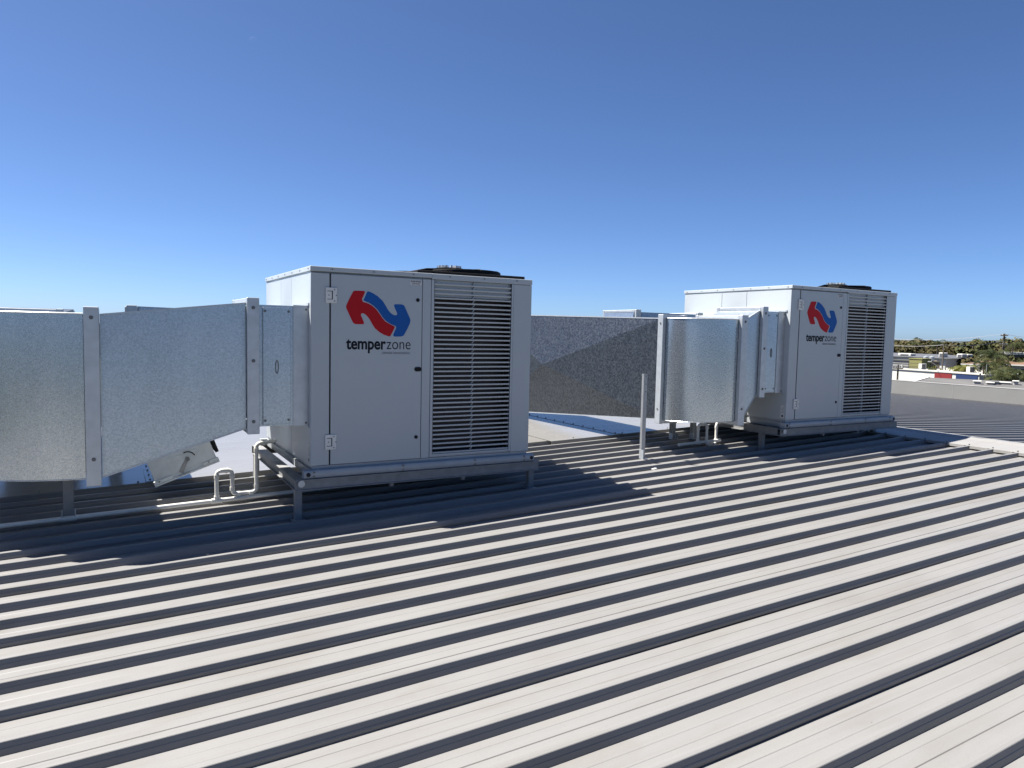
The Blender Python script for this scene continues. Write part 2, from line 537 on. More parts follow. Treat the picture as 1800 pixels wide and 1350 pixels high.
def make_unit():
    root = empty('air_conditioning_unit', U1)
    P = M['paint']
    b = MB()
    # carcass: left compartment, right compartment behind the louvre, columns around the louvre opening
    b.box(0.002, .955, .024, D - .002, 0, 1.462)
    b.box(.955, W - .002, .20, D - .002, 0, 1.462)
    b.box(1.722, W - .002, .024, .20, 0, 1.462)
    b.box(.955, .962, .024, .20, 0, 1.462)
    b.box(.962, 1.722, .024, .20, 0, .012)
    b.build('cabinet', P, root)
    for nm, x0, x1 in (('corner_post', 0, .136), ('centre_post', .886, .958), ('end_panel', 1.724, W)):
        q = MB(); q.box(x0, x1, 0, .0235, .004, 1.452, .0025); q.build(nm, P, root)
    # front door
    dr = MB(); dr.box(.147, .880, -.003, .021, .006, 1.450, .0025)
    door = dr.build('door', P, root)
    gp = MB(); gp.box(.1365, .1465, .004, .022, .004, 1.452); gp.build('door_gap', M['dark'], root)
    for poly, mt, nm in ((RED, M['red'], 'red_arrow'), (BLUE, M['blue'], 'blue_arrow')):
        pl = [px_face(570 + x / 9, 490 + y / 9) for x, y in poly]
        e = MB(); e.prism(pl, -.0046, -.0032); o = e.build(nm, mt, door)
        o['label'] = 'bent %s arrow of the emblem' % ('red' if mt is M['red'] else 'blue')
    xa, zb = px_face(608, 613.6); xb, _ = px_face(677.9, 613.6); xc, _ = px_face(679.2, 613.9); xd, zd = px_face(721.2, 613.9)
    zb = (zb + zd) / 2
    o = link('bold_lettering', text_mesh('temper', .128, M['ink'], 'bold_lettering', .0032, xb - xa), door, (xa, -.0042, zb))
    o['label'] = 'bold black word temper'
    o = link('thin_lettering', text_mesh('zone', .128, M['ink'], 'thin_lettering', -.0012, xd - xc), door, (xc, -.0042, zb))
    o['label'] = 'thin black word zone'
    xe, ze = px_face(671, 622.5); xf, _ = px_face(720, 622.5)
    link('small_lettering', text_mesh('climate innovations', .036, M['ink2'], 'small_lettering', -.0004, xf - xe), door, (xe, -.0042, ze))['label'] = 'small grey words climate innovations'
    s1 = px_face(721, 495.6); s2 = px_face(742.3, 488.6)
    st = MB(); st.box(.775, .874, -.0042, -.0032, 1.402, 1.436); stk = st.build('sticker', M['white'], door)
    link('sticker_print', text_mesh('FILTER FITTED', .014, M['ink'], 'sticker_print', 0.0002, .084), door, (.782, -.0050, 1.422))
    link('sticker_print', text_mesh('Clean Monthly', .012, M['ink'], 'sticker_print', 0.0, .066), door, (.792, -.0050, 1.407))
    for zz in (1.290, .180):
        h_ = MB(); h_.box(.104, .190, -.013, -.0035, zz - .058, zz + .058, .003)
        hg = h_.build('hinge', M['hinge'], root)
        q = MB(); q.box(.150, .157, -.0142, -.0130, zz - .032, zz + .032); q.box(.116, .150, -.0142, -.0130, zz + .028, zz + .032); q.box(.116, .150, -.0142, -.0130, zz - .032, zz - .028); q.build('hinge_slot', M['dark'], hg)
        for sx, sz in ((.170, .042), (.184, 0), (.170, -.042), (.128, .0)):
            q = MB(); q.cyl((sx, -.0128, zz + sz), (0, -1, 0), .005, .002, 8); q.build('screw', M['screw'], hg)
    for x, z, lx in ((.842, 1.282, 0), (.850, .730, .012), (.842, .182, 0)):
        q = MB()
        n = 20
        pl = []
        for i in range(n):
            t = 2 * math.pi * i / n
            r = .0145 if lx == 0 else .018
            pl.append((x + r * math.cos(t) + (lx if math.cos(t) > 0 else -lx), z + r * math.sin(t)))
        q.prism(pl, -.008, -.0032); q.build('door_lock', M['black'], root)
    # louvre
    fr = MB()
    fr.box(.962, .986, -.001, .03, .012, 1.452, .002); fr.box(1.704, 1.7225, -.001, .03, .012, 1.452, .002)
    fr.box(.986, 1.704, .002, .03, .0125, .03, .002)
    fr.box(.986, 1.704, .030, .034, 1.318, 1.452)            # blanked top bay behind the slats
    lf = fr.build('louvre_frame', P, root)
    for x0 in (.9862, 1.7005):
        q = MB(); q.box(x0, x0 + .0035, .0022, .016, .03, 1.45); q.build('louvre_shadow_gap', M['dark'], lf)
    q = MB(); q.box(.963, 1.7215, .150, .196, .013, 1.46); q.build('coil', M['coil'], lf)
    for x0 in (.963, 1.7165):
        q = MB(); q.box(x0, x0 + .005, .035, .1495, .013, 1.46); q.build('coil_side', M['coil'], lf)
    ns = 38; p0, p1 = .034, 1.448; pt = (p1 - p0) / ns
    sl_ = MB()
    sl_.loft([[(x, .005, 0), (x, .0035, .0118), (x, .006, .0130), (x, .020, .0134), (x, .020, .0124), (x, .0065, .0115), (x, .0065, 0)] for x in (.987, 1.703)])
    sme = sl_.mesh('slat', P)
    for i in range(ns):
        o = link('slat', sme, lf, (random.uniform(-.0006, .0006), 0, p0 + i * pt))
        o.rotation_euler = (random.uniform(-.0015, .0015), random.uniform(-.001, .001), 0)
    sp_ = MB()
    for i in range(ns):
        z = p0 + i * pt
        sp_.add([(1.334, .0085, z + .0135), (1.340, .0085, z + .0155), (1.353, .0085, z + pt + .001), (1.359, .0085, z + pt + .001),
                 (1.334, .028, z + .0135), (1.340, .028, z + .0155), (1.353, .028, z + pt + .001), (1.359, .028, z + pt + .001)],
                [(0, 1, 3, 2), (4, 6, 7, 5), (0, 2, 6, 4), (1, 5, 7, 3), (0, 4, 5, 1), (2, 3, 7, 6)])
    sp_.build('slat_clip_strip', P, lf)
    # lids with folded edge and screws
    for nm, x0, x1 in (('lid', -.010, .962), ('lid', .9645, W + .002)):
        q = MB(); q.box(x0, x1, -.012 if x0 < .5 else -.004, D + .010, 1.4635 if x0 < .5 else 1.4545, 1.500, .003)
        ld = q.build(nm, P, root)
        nsx = 3
        for i in range(nsx):
            xx = x0 + (x1 - x0) * (i + .5) / nsx
            t = MB(); t.cyl((xx, -.0118 if x0 < .5 else -.0038, 1.482), (0, -1, 0), .0055, .004, 8); t.build('screw', M['screw'], ld)
        if x0 < .5:
            for i in range(7):
                yy = .05 + i * (D - .1) / 6
                t = MB(); t.cyl((-.0098, yy, 1.482), (-1, 0, 0), .0055, .004, 8); t.build('screw', M['screw'], ld)
    # side panels of the left end
    for y0, y1 in ((.004, .636), (.640, 1.026), (1.030, D - .004)):
        q = MB(); q.box(-.003, .003, y0, y1, .004, 1.448, .0015); q.build('side_panel', P, root)
    q = MB(); q.box(-.0045, -.0032, .022, .075, .02, .165); rp = q.build('rating_label', M['white'], root)
    q = MB(); q.cyl((-.0046, .047, .045), (-1, 0, 0), .012, .001, 14); q.build('label_mark', M['ink'], rp)
    for i in range(6):
        q = MB(); q.box(-.0056, -.0046, .028, .069 - .01 * (i % 3), .08 + i * .013, .083 + i * .013); q.build('label_print', M['ink2'], rp)
    # plinth and base rails
    q = MB(); q.box(.01, W - .01, .012, D - .01, -.024, -.0005); q.build('plinth', M['paint2'], root)
    def rail(y0, y1, sgn):
        a = []
        for k in range(9):
            t = math.pi * k / 8
            a.append((-.022 - .03 * (1 - math.cos(t)), .014 * math.sin(t)))
        prof = [(y0 + (0 if sgn < 0 else 0) , -.022)]
        return a
    for yy, sg, nm in ((-.004, -1, 'base_rail'), (D + .004, 1, 'base_rail')):
        q = MB(); secs = []
        for x in (-.061, W + .037):
            s_ = []
            for k in range(9):
                t = math.pi * k / 8
                s_.append((x, yy + sg * (.030 + .013 * math.sin(t)), -.023 - .030 * (1 - math.cos(t))))
            s_.append((x, yy - sg * .030, -.083)); s_.append((x, yy - sg * .030, -.023))
            secs.append(s_)
        q.loft(secs)
        rl = q.build(nm, M['paint2'], root, True)
        if sg < 0:
            for x in (-.030, W + .010):
                t = MB(); t.cyl((x, yy - .040, -.052), (0, -1, 0), .016, .006, 18); t.build('rail_hole', M['dark'], rl)
            for x in (.012, .72, 1.36, W - .065):
                for z in (-.036, -.068):
                    t = MB(); t.cyl((x, yy - .036, z), (0, -1, 0), .009, .009, 8); t.build('bolt', M['screw'], rl)
    for x0, x1 in ((-.004, .020), (W - .02, W + .004)):
        q = MB(); q.box(x0, x1, .030, D - .03, -.083, -.0245); q.build('side_rail', M['paint2'], root)
    # condenser fan on top
    fc = (1.46, .43)
    q = MB(); q.box(.86, 1.86, .05, 1.20, 1.5005, 1.528, .004)
    sh = q.build('fan_plate', M['black'], root)
    q = MB()
    n = 40
    for r0, r1, z0, z1 in ((.305, .32, 1.528, 1.562),):
        rings = []
        for r, z in ((r0, z0), (r1, z0), (r1, z1), (r0, z1)):
            rings.append([(fc[0] + r * math.cos(2 * math.pi * i / n), fc[1] + r * math.sin(2 * math.pi * i / n), z) for i in range(n)])
        pts = [p for rg in rings for p in rg]
        q.add(pts, [(k * n + i, k * n + (i + 1) % n, ((k + 1) % 4) * n + (i + 1) % n, ((k + 1) % 4) * n + i) for k in range(4) for i in range(n)])
    q.build('fan_shroud', M['black'], root)
    q = MB()
    for r, z in ((.31, 1.565), (.27, 1.568), (.23, 1.570), (.19, 1.571), (.15, 1.572)):
        q.tube([(fc[0] + r * math.cos(2 * math.pi * i / 36), fc[1] + r * math.sin(2 * math.pi * i / 36), z) for i in range(36)], .0045, 6, True)
    for a in range(8):
        t = 2 * math.pi * a / 8
        q.tube([(fc[0] + r * math.cos(t), fc[1] + r * math.sin(t), z) for r, z in ((.318, 1.558), (.30, 1.568), (.23, 1.573), (.16, 1.574), (.10, 1.575))], .006, 6)
    q.build('fan_guard', M['black'], root)
    fb_ = fc; fc = (1.31, .43)
    q = MB(); q.cyl((fc[0], fc[1], 1.552), (0, 0, 1), .125, .036, 24)
    mo = q.build('fan_motor', M['black'], root)
    for i in range(14):
        t = MB(); a = 2 * math.pi * i / 14
        cx_, sy_ = math.cos(a), math.sin(a)
        t.add([(fc[0] + cx_ * .05 - sy_ * .006, fc[1] + sy_ * .05 + cx_ * .006, 1.588), (fc[0] + cx_ * .105 - sy_ * .006, fc[1] + sy_ * .105 + cx_ * .006, 1.588),
               (fc[0] + cx_ * .105 + sy_ * .006, fc[1] + sy_ * .105 - cx_ * .006, 1.588), (fc[0] + cx_ * .05 + sy_ * .006, fc[1] + sy_ * .05 - cx_ * .006, 1.588)] +
              [(fc[0] + cx_ * .05 - sy_ * .006, fc[1] + sy_ * .05 + cx_ * .006, 1.610), (fc[0] + cx_ * .105 - sy_ * .006, fc[1] + sy_ * .105 + cx_ * .006, 1.610),
               (fc[0] + cx_ * .105 + sy_ * .006, fc[1] + sy_ * .105 - cx_ * .006, 1.610), (fc[0] + cx_ * .05 + sy_ * .006, fc[1] + sy_ * .05 - cx_ * .006, 1.610)],
              [(0, 3, 2, 1), (4, 5, 6, 7), (0, 1, 5, 4), (1, 2, 6, 5), (2, 3, 7, 6), (3, 0, 4, 7)])
        t.build('cooling_fin', M['zinc'], mo)
    fc = fb_
    q = MB()
    for a in range(5):
        t0 = 2 * math.pi * a / 5
        pts = []
        for r in (.06, .16, .28):
            for da, z in ((-.30, 1.528), (.30, 1.556)):
                pts.append((fc[0] + r * math.cos(t0 + da * (.6 + r)), fc[1] + r * math.sin(t0 + da * (.6 + r)), z))
        q.add(pts, [(0, 1, 3, 2), (2, 3, 5, 4)])
    q.build('fan_blade', M['black'], root, fix=False)
    q = MB(); q.tube([(.72, .38, 1.508), (.78, .40, 1.524), (.86, .40, 1.530), (.94, .41, 1.534), (1.02, .42, 1.552), (1.10, .43, 1.570), (1.20, .43, 1.575)], .011, 8)
    q.build('fan_cable', M['black'], root, True)
    return root


u1 = make_unit()
tag(u1, 'white packaged air conditioner with red and blue arrow emblem, nearer and larger one', 'air conditioner', 'rooftop air conditioners')
u2 = copy_tree(u1); u2.location = U2
u2['label'] = 'white packaged air conditioner beside the ridge capping, farther and smaller one'


# ------------------------------------------------------------------ support frames
def make_frame(U, label, legy):
    f = empty('support_frame', (U[0], U[1], zroof(U[0])))
    o = U[2] - zroof(U[0])           # unit base above the frame origin
    zt, zb = o - .0845, o - .165

    def channel(nm, x0, x1, y0, y1):
        b = MB()
        b.box(x0, x1, y0, y1, zt - .006, zt); b.box(x0, x1, y0, y1, zb, zb + .006)
        if x1 - x0 > y1 - y0:
            ym = y0 + .018 if y0 < .5 else y1 - .018
            b.box(x0, x1, ym, ym + .006, zb + .006, zt - .006)
        else:
            xm = x0 + .018 if x0 < .5 else x1 - .018
            b.box(xm, xm + .006, y0, y1, zb + .006, zt - .006)
        return b.build(nm, M['frame'], f)
    channel('beam', -.128, W + .085, -.062, .012)
    channel('beam', -.128, W + .085, D - .01, D + .064)
    channel('cross_beam', -.128, -.045, .013, D - .011)
    channel('cross_beam', W + .0, W + .083, .013, D - .011)
    channel('cross_beam', .92, 1.0, .013, D - .011)
    e = MB(); e.cyl((-.085, -.0635, zt - .028), (0, -1, 0), .026, .004, 16); e.build('end_plate', M['zinc'], f)
    for lx in (-.095, W + .03):
        for ly in (legy, D + .02):
            b = MB(); xw = U[0] + lx; zz = zroof(xw) - zroof(U[0])
            b.box(lx - .025, lx + .025, ly - .025, ly + .025, zz - .043, zb)
            lg = b.build('leg', M['frame'], f)
            b = MB(); b.box(lx - .05, lx + .05, ly - .05, ly + .05, zz - .0425, zz - .036); b.build('foot_plate', M['zinc'], lg)
    for lx in (.62, 1.25):
        b = MB(); b.box(lx, lx + .03, -.02, 0.01, zb - .035, zb); b.build('clip', M['frame'], f)
    return tag(f, label, 'support frame', 'steel support frames')


make_frame(U1, 'grey steel channel frame on legs carrying the nearer air conditioner', .01)
make_frame(U2, 'grey steel channel frame on legs carrying the farther air conditioner', .24)


# ------------------------------------------------------------------ ducts
def sec(x, y0, y1, z0, z1):
    return [(x, y0, z0), (x, y0, z1), (x, y1, z1), (x, y1, z0)]


def flange_x(b, x0, x1, y0, y1, z0, z1, t=.045, proud=.04):
    """hollow rectangular collar around a duct running along x"""
    b.box(x0, x1, y0 - proud, y0 - .001, z0 - proud, z1 + proud, .003)
    b.box(x0, x1, y1 + .001, y1 + proud, z0 - proud, z1 + proud, .003)
    b.box(x0, x1, y0 - .001, y1 + .001, z1 + .001, z1 + proud - .003, .003)
    b.box(x0, x1, y0 - .001, y1 + .001, z0 - proud + .003, z0 - .001, .003)


def bolts(parent, x, y, zs, r=.013):
    for z in zs:
        t = MB(); t.cyl((x, y, z), (0, -1, 0), r, .003, 14); t.cyl((x, y - .003, z), (0, -1, 0), r * .55, .006, 6); t.build('bolt', M['screw'], parent)


def front_duct(U, xB0, xB1, xA0, xA1, label, rise, ylen, dark_top, dark_bot, crossy, Ro, w2):
    """local origin at the unit's front-left-bottom corner; the duct leaves to -x, turns at a radiused elbow and runs away along +y"""
    r = empty('duct', U)
    y0, y1 = .07, .67
    G = M['galv']
    zs0, zs1 = .305, 1.208        # at the unit
    za0, za1 = .018, 1.098        # after the transition
    b = MB(); b.loft([sec(-.0035, y0, y1, zs0, zs1), sec(-.115, y0, y1, zs0, zs1)]); sp = b.build('spigot', M['zinc'], r)
    b = MB(); b.box(-.012, -.0036, y0 - .02, y1 + .02, zs0 - .02, zs0); b.box(-.012, -.0036, y0 - .02, y1 + .02, zs1, zs1 + .02); b.build('spigot_collar', M['zinc'], r)
    bolts(sp, -.02, y0, (zs0 + .02, zs1 - .03), .008)
    b = MB(); b.loft([sec(-.1155, y0 + .006, y1 - .006, zs0 + .006, zs1 - .006), sec(xB1 + .002, y0 + .006, y1 - .006, zs0 + .006, zs1 - .006)]); b.build('access_section', G, r)
    b = MB(); b.box(xB1 + .030, -.135, y0 - .007, y0 + .005, zs0 + .020, zs1 - .022, .002)
    ap = b.build('access_panel', M['zinc'] if False else G, r)
    for x in (xB1 + .045, -.15):
        for z in (zs0 + .05, zs1 - .05):
            t = MB(); t.cyl((x, y0 - .007, z), (0, -1, 0), .010, .003, 12); t.build('screw', M['screw'], ap)
    xm = (xB1 - .105) / 2
    t = MB(); n = 18
    t.tube([(xm + .010 * math.cos(2 * math.pi * i / n), y0 - .009, .75 + .048 * math.sin(2 * math.pi * i / n)) for i in range(n)], .0035, 6, True)
    t.build('pull_ring', M['screw'], ap)
    # flange B, transition, flange A
    b = MB(); flange_x(b, xB0, xB1, y0, y1, zs0, zs1, proud=.042)
    fb = b.build('flange', M['zinc'], r)
    bolts(fb, (xB0 + xB1) / 2, y0 - .042, (zs0 + .05, (zs0 + zs1) / 2 + .04, zs1 - .03))
    b = MB()
    n = 6
    secs = []
    xs0, xs1 = xB0 - .004, xA1 + .004
    for i in range(n + 1):
        t = i / n
        secs.append(sec(xs0 + (xs1 - xs0) * t, y0, y1, zs0 + (za0 - zs0) * t, zs1 + (za1 - zs1) * t))
    b.loft(secs); tr = b.build('transition', G, r)
    b = MB(); b.loft([[(x, y0 - .004, z - .004), (x, y0 - .004, z + .006), (x, y0 + .012, z + .006), (x, y0 + .012, z + .001)] for x, z in ((xs0, zs1), (xs1, za1))]); b.build('seam', M['zinc'], tr)
    b = MB(); b.loft([[(x, y0 - .004, z - .006), (x, y0 - .004, z + .004), (x, y0 + .012, z - .001), (x, y0 + .012, z - .006)] for x, z in ((xs0, zs0), (xs1, za0))]); b.build('seam', M['zinc'], tr)
    for xx in (xs0 - .016, xs1):      # inset dark returns next to the flanges
        b = MB(); 
    b = MB(); flange_x(b, xA0, xA1, y0, y1, za0, za1, proud=.050)
    fa = b.build('flange', M['zinc'], r)
    bolts(fa, (xA0 + xA1) / 2, y0 - .050, (za0 + .13, za1 - .02))
    # elbow
    cx, cy = xA0 - .004, y0 + Ro
    secs = []
    n = 16
    for i in range(n + 1):
        t = (math.pi / 2) * i / n
        ox, oy = cx - Ro * math.sin(t), cy - Ro * math.cos(t)
        ix, iy = cx - (Ro - w2) * math.sin(t) * 1.0, y1 - (y1 - cy - 0.0) * (i / n) if False else cy + (y1 - cy) * (1 - i / n) * 1.0
        z0 = za0 + rise[0] * (i / n); z1 = za1 + rise[1] * (i / n)
        secs.append([(ox, oy, z0), (ox, oy, z1), (ix, iy, z1), (ix, iy, z0)])
    b = MB(); b.loft(secs); el = b.build('elbow', M['galv_elbow'], r, True)
    for zz, dz, nm in ((1, 0, 'seam'), (0, 0, 'seam')):
        pth = []
        for i in range(n + 1):
            t = (math.pi / 2) * i / n
            z = (za1 + rise[1] * i / n + .004) if zz else (za0 + rise[0] * i / n - .004)
            pth.append((cx - (Ro + .001) * math.sin(t), cy - (Ro + .001) * math.cos(t), z))
        b = MB(); b.tube(pth, .0055 if zz else .0035, 6); b.build('seam', M['zinc'] if zz else M['galv_elbow'], el)
    # flange C (duct now runs along +y)
    xo, xi = cx - Ro, cx - Ro + w2
    zc0, zc1 = za0 + rise[0], za1 + rise[1]
    yc = cy + .003; pr = .045
    b = MB()
    b.box(xo - pr, xo - .001, yc, yc + .085, zc0 - pr, zc1 + pr, .003); b.box(xi + .001, xi + pr, yc, yc + .085, zc0 - pr, zc1 + pr, .003)
    b.box(xo - .001, xi + .001, yc, yc + .085, zc1 + .001, zc1 + pr - .003, .003); b.box(xo - .001, xi + .001, yc, yc + .085, zc0 - pr + .003, zc0 - .001, .003)
    fcn = b.build('flange', M['zinc'], r)
    for z in (zc0 + .12, zc1 - .05):
        t = MB(); t.cyl((xo - pr, yc + .04, z), (-1, 0, 0), .010, .006, 8); t.build('bolt', M['screw'], fcn)
    # straight run with a cross-broken (pyramid-creased) side
    ys = yc + .088
    ye = ys + ylen
    b = MB()
    A = (xo, ys, zc0); B = (xo, ys, zc1); C_ = (xo, ye, dark_top); D_ = (xo, ye, dark_bot)
    cz = (zc0 + zc1 + dark_top + dark_bot) / 4
    Xc = (xo - .15, ys + crossy, cz)
    A2 = (xi, ys, zc0); B2 = (xi, ys, zc1); C2 = (xi, ye, dark_top); D2 = (xi, ye, dark_bot)
    b.add([A, B, C_, D_, Xc, A2, B2, C2, D2], [(0, 4, 1), (1, 4, 2), (2, 4, 3), (3, 4, 0), (5, 6, 7, 8), (1, 2, 7, 6), (0, 5, 8, 3), (0, 1, 6, 5), (3, 8, 7, 2)])
    ru = b.build('straight_run', M['galv_dimmed'], r)
    b = MB(); b.loft([[(xo - .006, y, z - .003), (xo - .006, y, z + .010), (xo + .014, y, z + .010), (xo + .014, y, z + .001)] for y, z in ((ys, zc1), (ye, dark_top))]); b.build('seam', M['zinc'], ru)
    b = MB(); b.loft([[(xo - .005, y, z - .010), (xo - .005, y, z + .003), (xo + .014, y, z - .001), (xo + .014, y, z - .010)] for y, z in ((ys, zc0), (ye, dark_bot))]); b.build('seam', M['zinc'], ru)
    # drop into the roof at the far end
    zr = zroof(U[0] + xo) - U[2]
    b = MB(); b.box(xo + .005, xi - .005, ye + .002, ye + .6, zr + .01, dark_top - .01); b.build('roof_drop', G, r)
    return tag(r, label, 'duct', 'galvanised front ducts'), (xo, xi, yc, zc0)


ZD = U2[2]
d1, g1 = front_duct(U1, -.447, -.363, -1.454, -1.366, 'galvanised duct with long tapering section at the left of the photo', (.012, .0), 3.6, 1.20, .02, 2.1, .95, .76)
d2, g2 = front_duct(U2, -.405, -.325, -.725, -.632, 'galvanised duct with dark speckled side, seen right of the nearer unit', (-.030, .0), 4.0, 1.185, -.33, 2.2, .53, .26)


def leg_part(parent, U, x, y, ztop, h=None):
    zr = zroof(U[0] + x) - U[2]
    b = MB(); b.box(x - .033, x + .033, y, y + .004, zr + .0, ztop); b.box(x - .033, x - .029, y + .004, y + .04, zr, ztop)
    lg = b.build('leg', M['frame'], parent)
    b = MB(); b.box(x - .05, x + .05, y - .035, y + .03, zr + .003, zr + .008); b.box(x - .044, x - .0385, y - .03, y + .03, zr + .008, zr + .075); b.box(x + .0385, x + .044, y - .03, y + .03, zr + .008, zr + .075); b.build('foot_bracket', M['zinc'], lg)


leg_part(d1, U1, -1.585, .72, .05)
leg_part(d2, U2, -.62, 1.12, .05)
leg_part(d2, U2, -.40, 1.0, .05)


def back_duct(U, xf, label, damper):
    r = empty('duct', U)
    y0, y1 = 1.0, 1.6
    yb0, yb1 = 1.45, 2.05            # the duct jogs back, clear of the front duct's run
    G = M['galv']
    zt, zb = 1.165, .30
    b = MB(); b.loft([sec(-.0035, y0, y1, zb, zt), sec(-.36, y0, y1, zb, zt)]); b.build('spigot', G, r)
    b = MB(); flange_x(b, -.44, -.362, y0, y1, zb, zt, proud=.03); b.build('flange', M['zinc'], r)
    b = MB(); b.loft([sec(-.442, y0, y1, zb, zt), sec(xf + .05, yb0, yb1, .05, zt + .02)]); tr = b.build('transition', G, r)
    b = MB(); b.loft([[(x, y - .004, z - .004), (x, y - .004, z + .006), (x, y + .012, z + .006), (x, y + .012, z + .001)] for x, y, z in ((-.442, y0, zt), (xf + .05, yb0, zt + .02))]); b.build('seam', M['zinc'], tr)
    b = MB(); flange_x(b, xf - .03, xf + .046, yb0, yb1, .05, zt + .02, proud=.014 if damper else .035)
    fl = b.build('flange', M['zinc'], r)
    b = MB()
    secs = []
    for i in range(9):                # bend away along +y, falling to the roof
        t = math.pi / 2 * i / 8
        cx_, cy_ = xf - .034, yb1 + .12
        ro, ri = cy_ - yb0, cy_ - yb1
        k = .22                       # squashed so that it stays beside the front duct
        zz = zt + .02 - .95 * (i / 8) if not damper else zt - .28
        secs.append([(cx_ - ro * k * math.sin(t), cy_ - ro * math.cos(t), .05), (cx_ - ro * k * math.sin(t), cy_ - ro * math.cos(t), zz),
                     (cx_ - ri * k * math.sin(t) + .0, cy_ - ri * math.cos(t), zz), (cx_ - ri * k * math.sin(t), cy_ - ri * math.cos(t), .05)])
    b.loft(secs); b.build('bend', G, r, True)
    xo_, xi_ = cx_ - ro * k, cx_ - ri * k
    ye_ = cy_ + (2.4 if not damper else 1.0)
    b = MB(); b.box(xo_, xi_, cy_ + .004, ye_, .05, zt - (.93 if not damper else .28)); b.build('straight_run', G, r)
    zr = zroof(U[0] + xi_) - U[2]
    b = MB(); b.box(xo_ + .003, xi_ - .003, ye_ + .002, ye_ + .45, zr + .014, zt - .94); b.build('roof_drop', G, r)
    if damper:
        # inclined damper sleeve hanging below the taper, quadrant handle on its side
        a = R(20)
        px_, pz_ = -.985, -.27           # lower-left corner of the face
        ca, sa = math.cos(a), math.sin(a)

        def q3(s_, t_, y):               # s along the sleeve, t up across it
            return (px_ + s_ * ca - t_ * sa, y, pz_ + s_ * sa + t_ * ca)
        Ls, Ht = .50, .235
        yf = y0 + .10
        def slab(bb, s0, s1, t0, t1, ya, yb):
            bb.add([q3(s0, t0, ya), q3(s1, t0, ya), q3(s1, t0, yb), q3(s0, t0, yb), q3(s0, t1, ya), q3(s1, t1, ya), q3(s1, t1, yb), q3(s0, t1, yb)],
                   [(0, 3, 2, 1), (4, 5, 6, 7), (0, 1, 5, 4), (1, 2, 6, 5), (2, 3, 7, 6), (3, 0, 4, 7)])
        b = MB(); slab(b, 0, Ls, 0, Ht, yf, yf + .42); dmp = b.build('damper_sleeve', M['zinc'], r)
        b = MB(); slab(b, -.012, .135, 0.0, .028, yf - .022, yf - .001); slab(b, .385, Ls + .012, 0.0, .028, yf - .022, yf - .001); slab(b, -.012, Ls + .012, -.012, -.001, yf - .03, yf + .43); b.build('damper_flange', M['zinc'], dmp)
        b = MB(); slab(b, .14, .38, .035, .16, yf - .010, yf - .001); b.build('damper_plate', M['zinc'], dmp)
        b = MB()
        for (s0, t0, s1, t1, w_) in ((.29, .115, .205, .02, .018),):
            dx, dz = s1 - s0, t1 - t0; ln = math.hypot(dx, dz); nx, nz = -dz / ln * w_, dx / ln * w_
            pl = [(s0 + nx * .6, t0 + nz * .6), (s1 + nx, t1 + nz), (s1 - nx, t1 - nz), (s0 - nx * .6, t0 - nz * .6)]
            pts = [q3(u, t, yf - .020) for u, t in pl] + [q3(u, t, yf - .013) for u, t in pl]
            b.add(pts, [(0, 1, 2, 3), (7, 6, 5, 4), (0, 4, 5, 1), (1, 5, 6, 2), (2, 6, 7, 3), (3, 7, 4, 0)])
        b.build('damper_handle', M['frame'], dmp)
        b = MB(); b.tube([q3(.29 + .062 * math.cos(t), .105 + .062 * math.sin(t), yf - .013) for t in [R(100 - 9 * i) for i in range(11)]], .0045, 6); b.build('quadrant_slot', M['dark'], dmp)
        b = MB(); b.cyl(q3(.29, .11, yf - .012), (0, -1, 0), .017, .02, 12); b.build('pivot_nut', M['screw'], dmp)
        b = MB(); slab(b, Ls + .013, Ls + .04, .06, Ht - .02, yf + .04, yf + .25); b.build('sleeve_end_block', M['black'], dmp)  # black block just past the upper end of the sleeve
        for s_ in (.03, .43):
            b = MB(); b.cyl(q3(s_, .018, yf - .022), (0, -1, 0), .007, .006, 8); b.build('bolt', M['screw'], dmp)
    return tag(r, label, 'duct', 'galvanised rear ducts')


b1 = back_duct(U1, -1.14, 'galvanised rear duct with damper sleeve, mostly hidden behind the tapering duct', True)
b2 = back_duct(U2, -.985, 'galvanised rear duct glimpsed above the dark speckled duct', False)

# ------------------------------------------------------------------ drain pipes
def arc(path, r=.03, n=5):
    """round the corners of a polyline"""
    P_ = [Vector(p) for p in path]
    out = [P_[0]]
    for i in range(1, len(P_) - 1):
        a = (P_[i - 1] - P_[i]).normalized(); b = (P_[i + 1] - P_[i]).normalized()
        for k in range(n + 1):
            t = k / n
            out.append(P_[i] + a * r * (1 - t) ** 2 + b * r * t ** 2)
    out.append(P_[-1])
    return out


def collar(parent, p, axis, r=.0195, h=.034):
    t = MB(); a = Vector(axis).normalized(); t.cyl(Vector(p) - a * h / 2, a, r, h, 14); t.build('coupling', M['pvc'], parent, True)


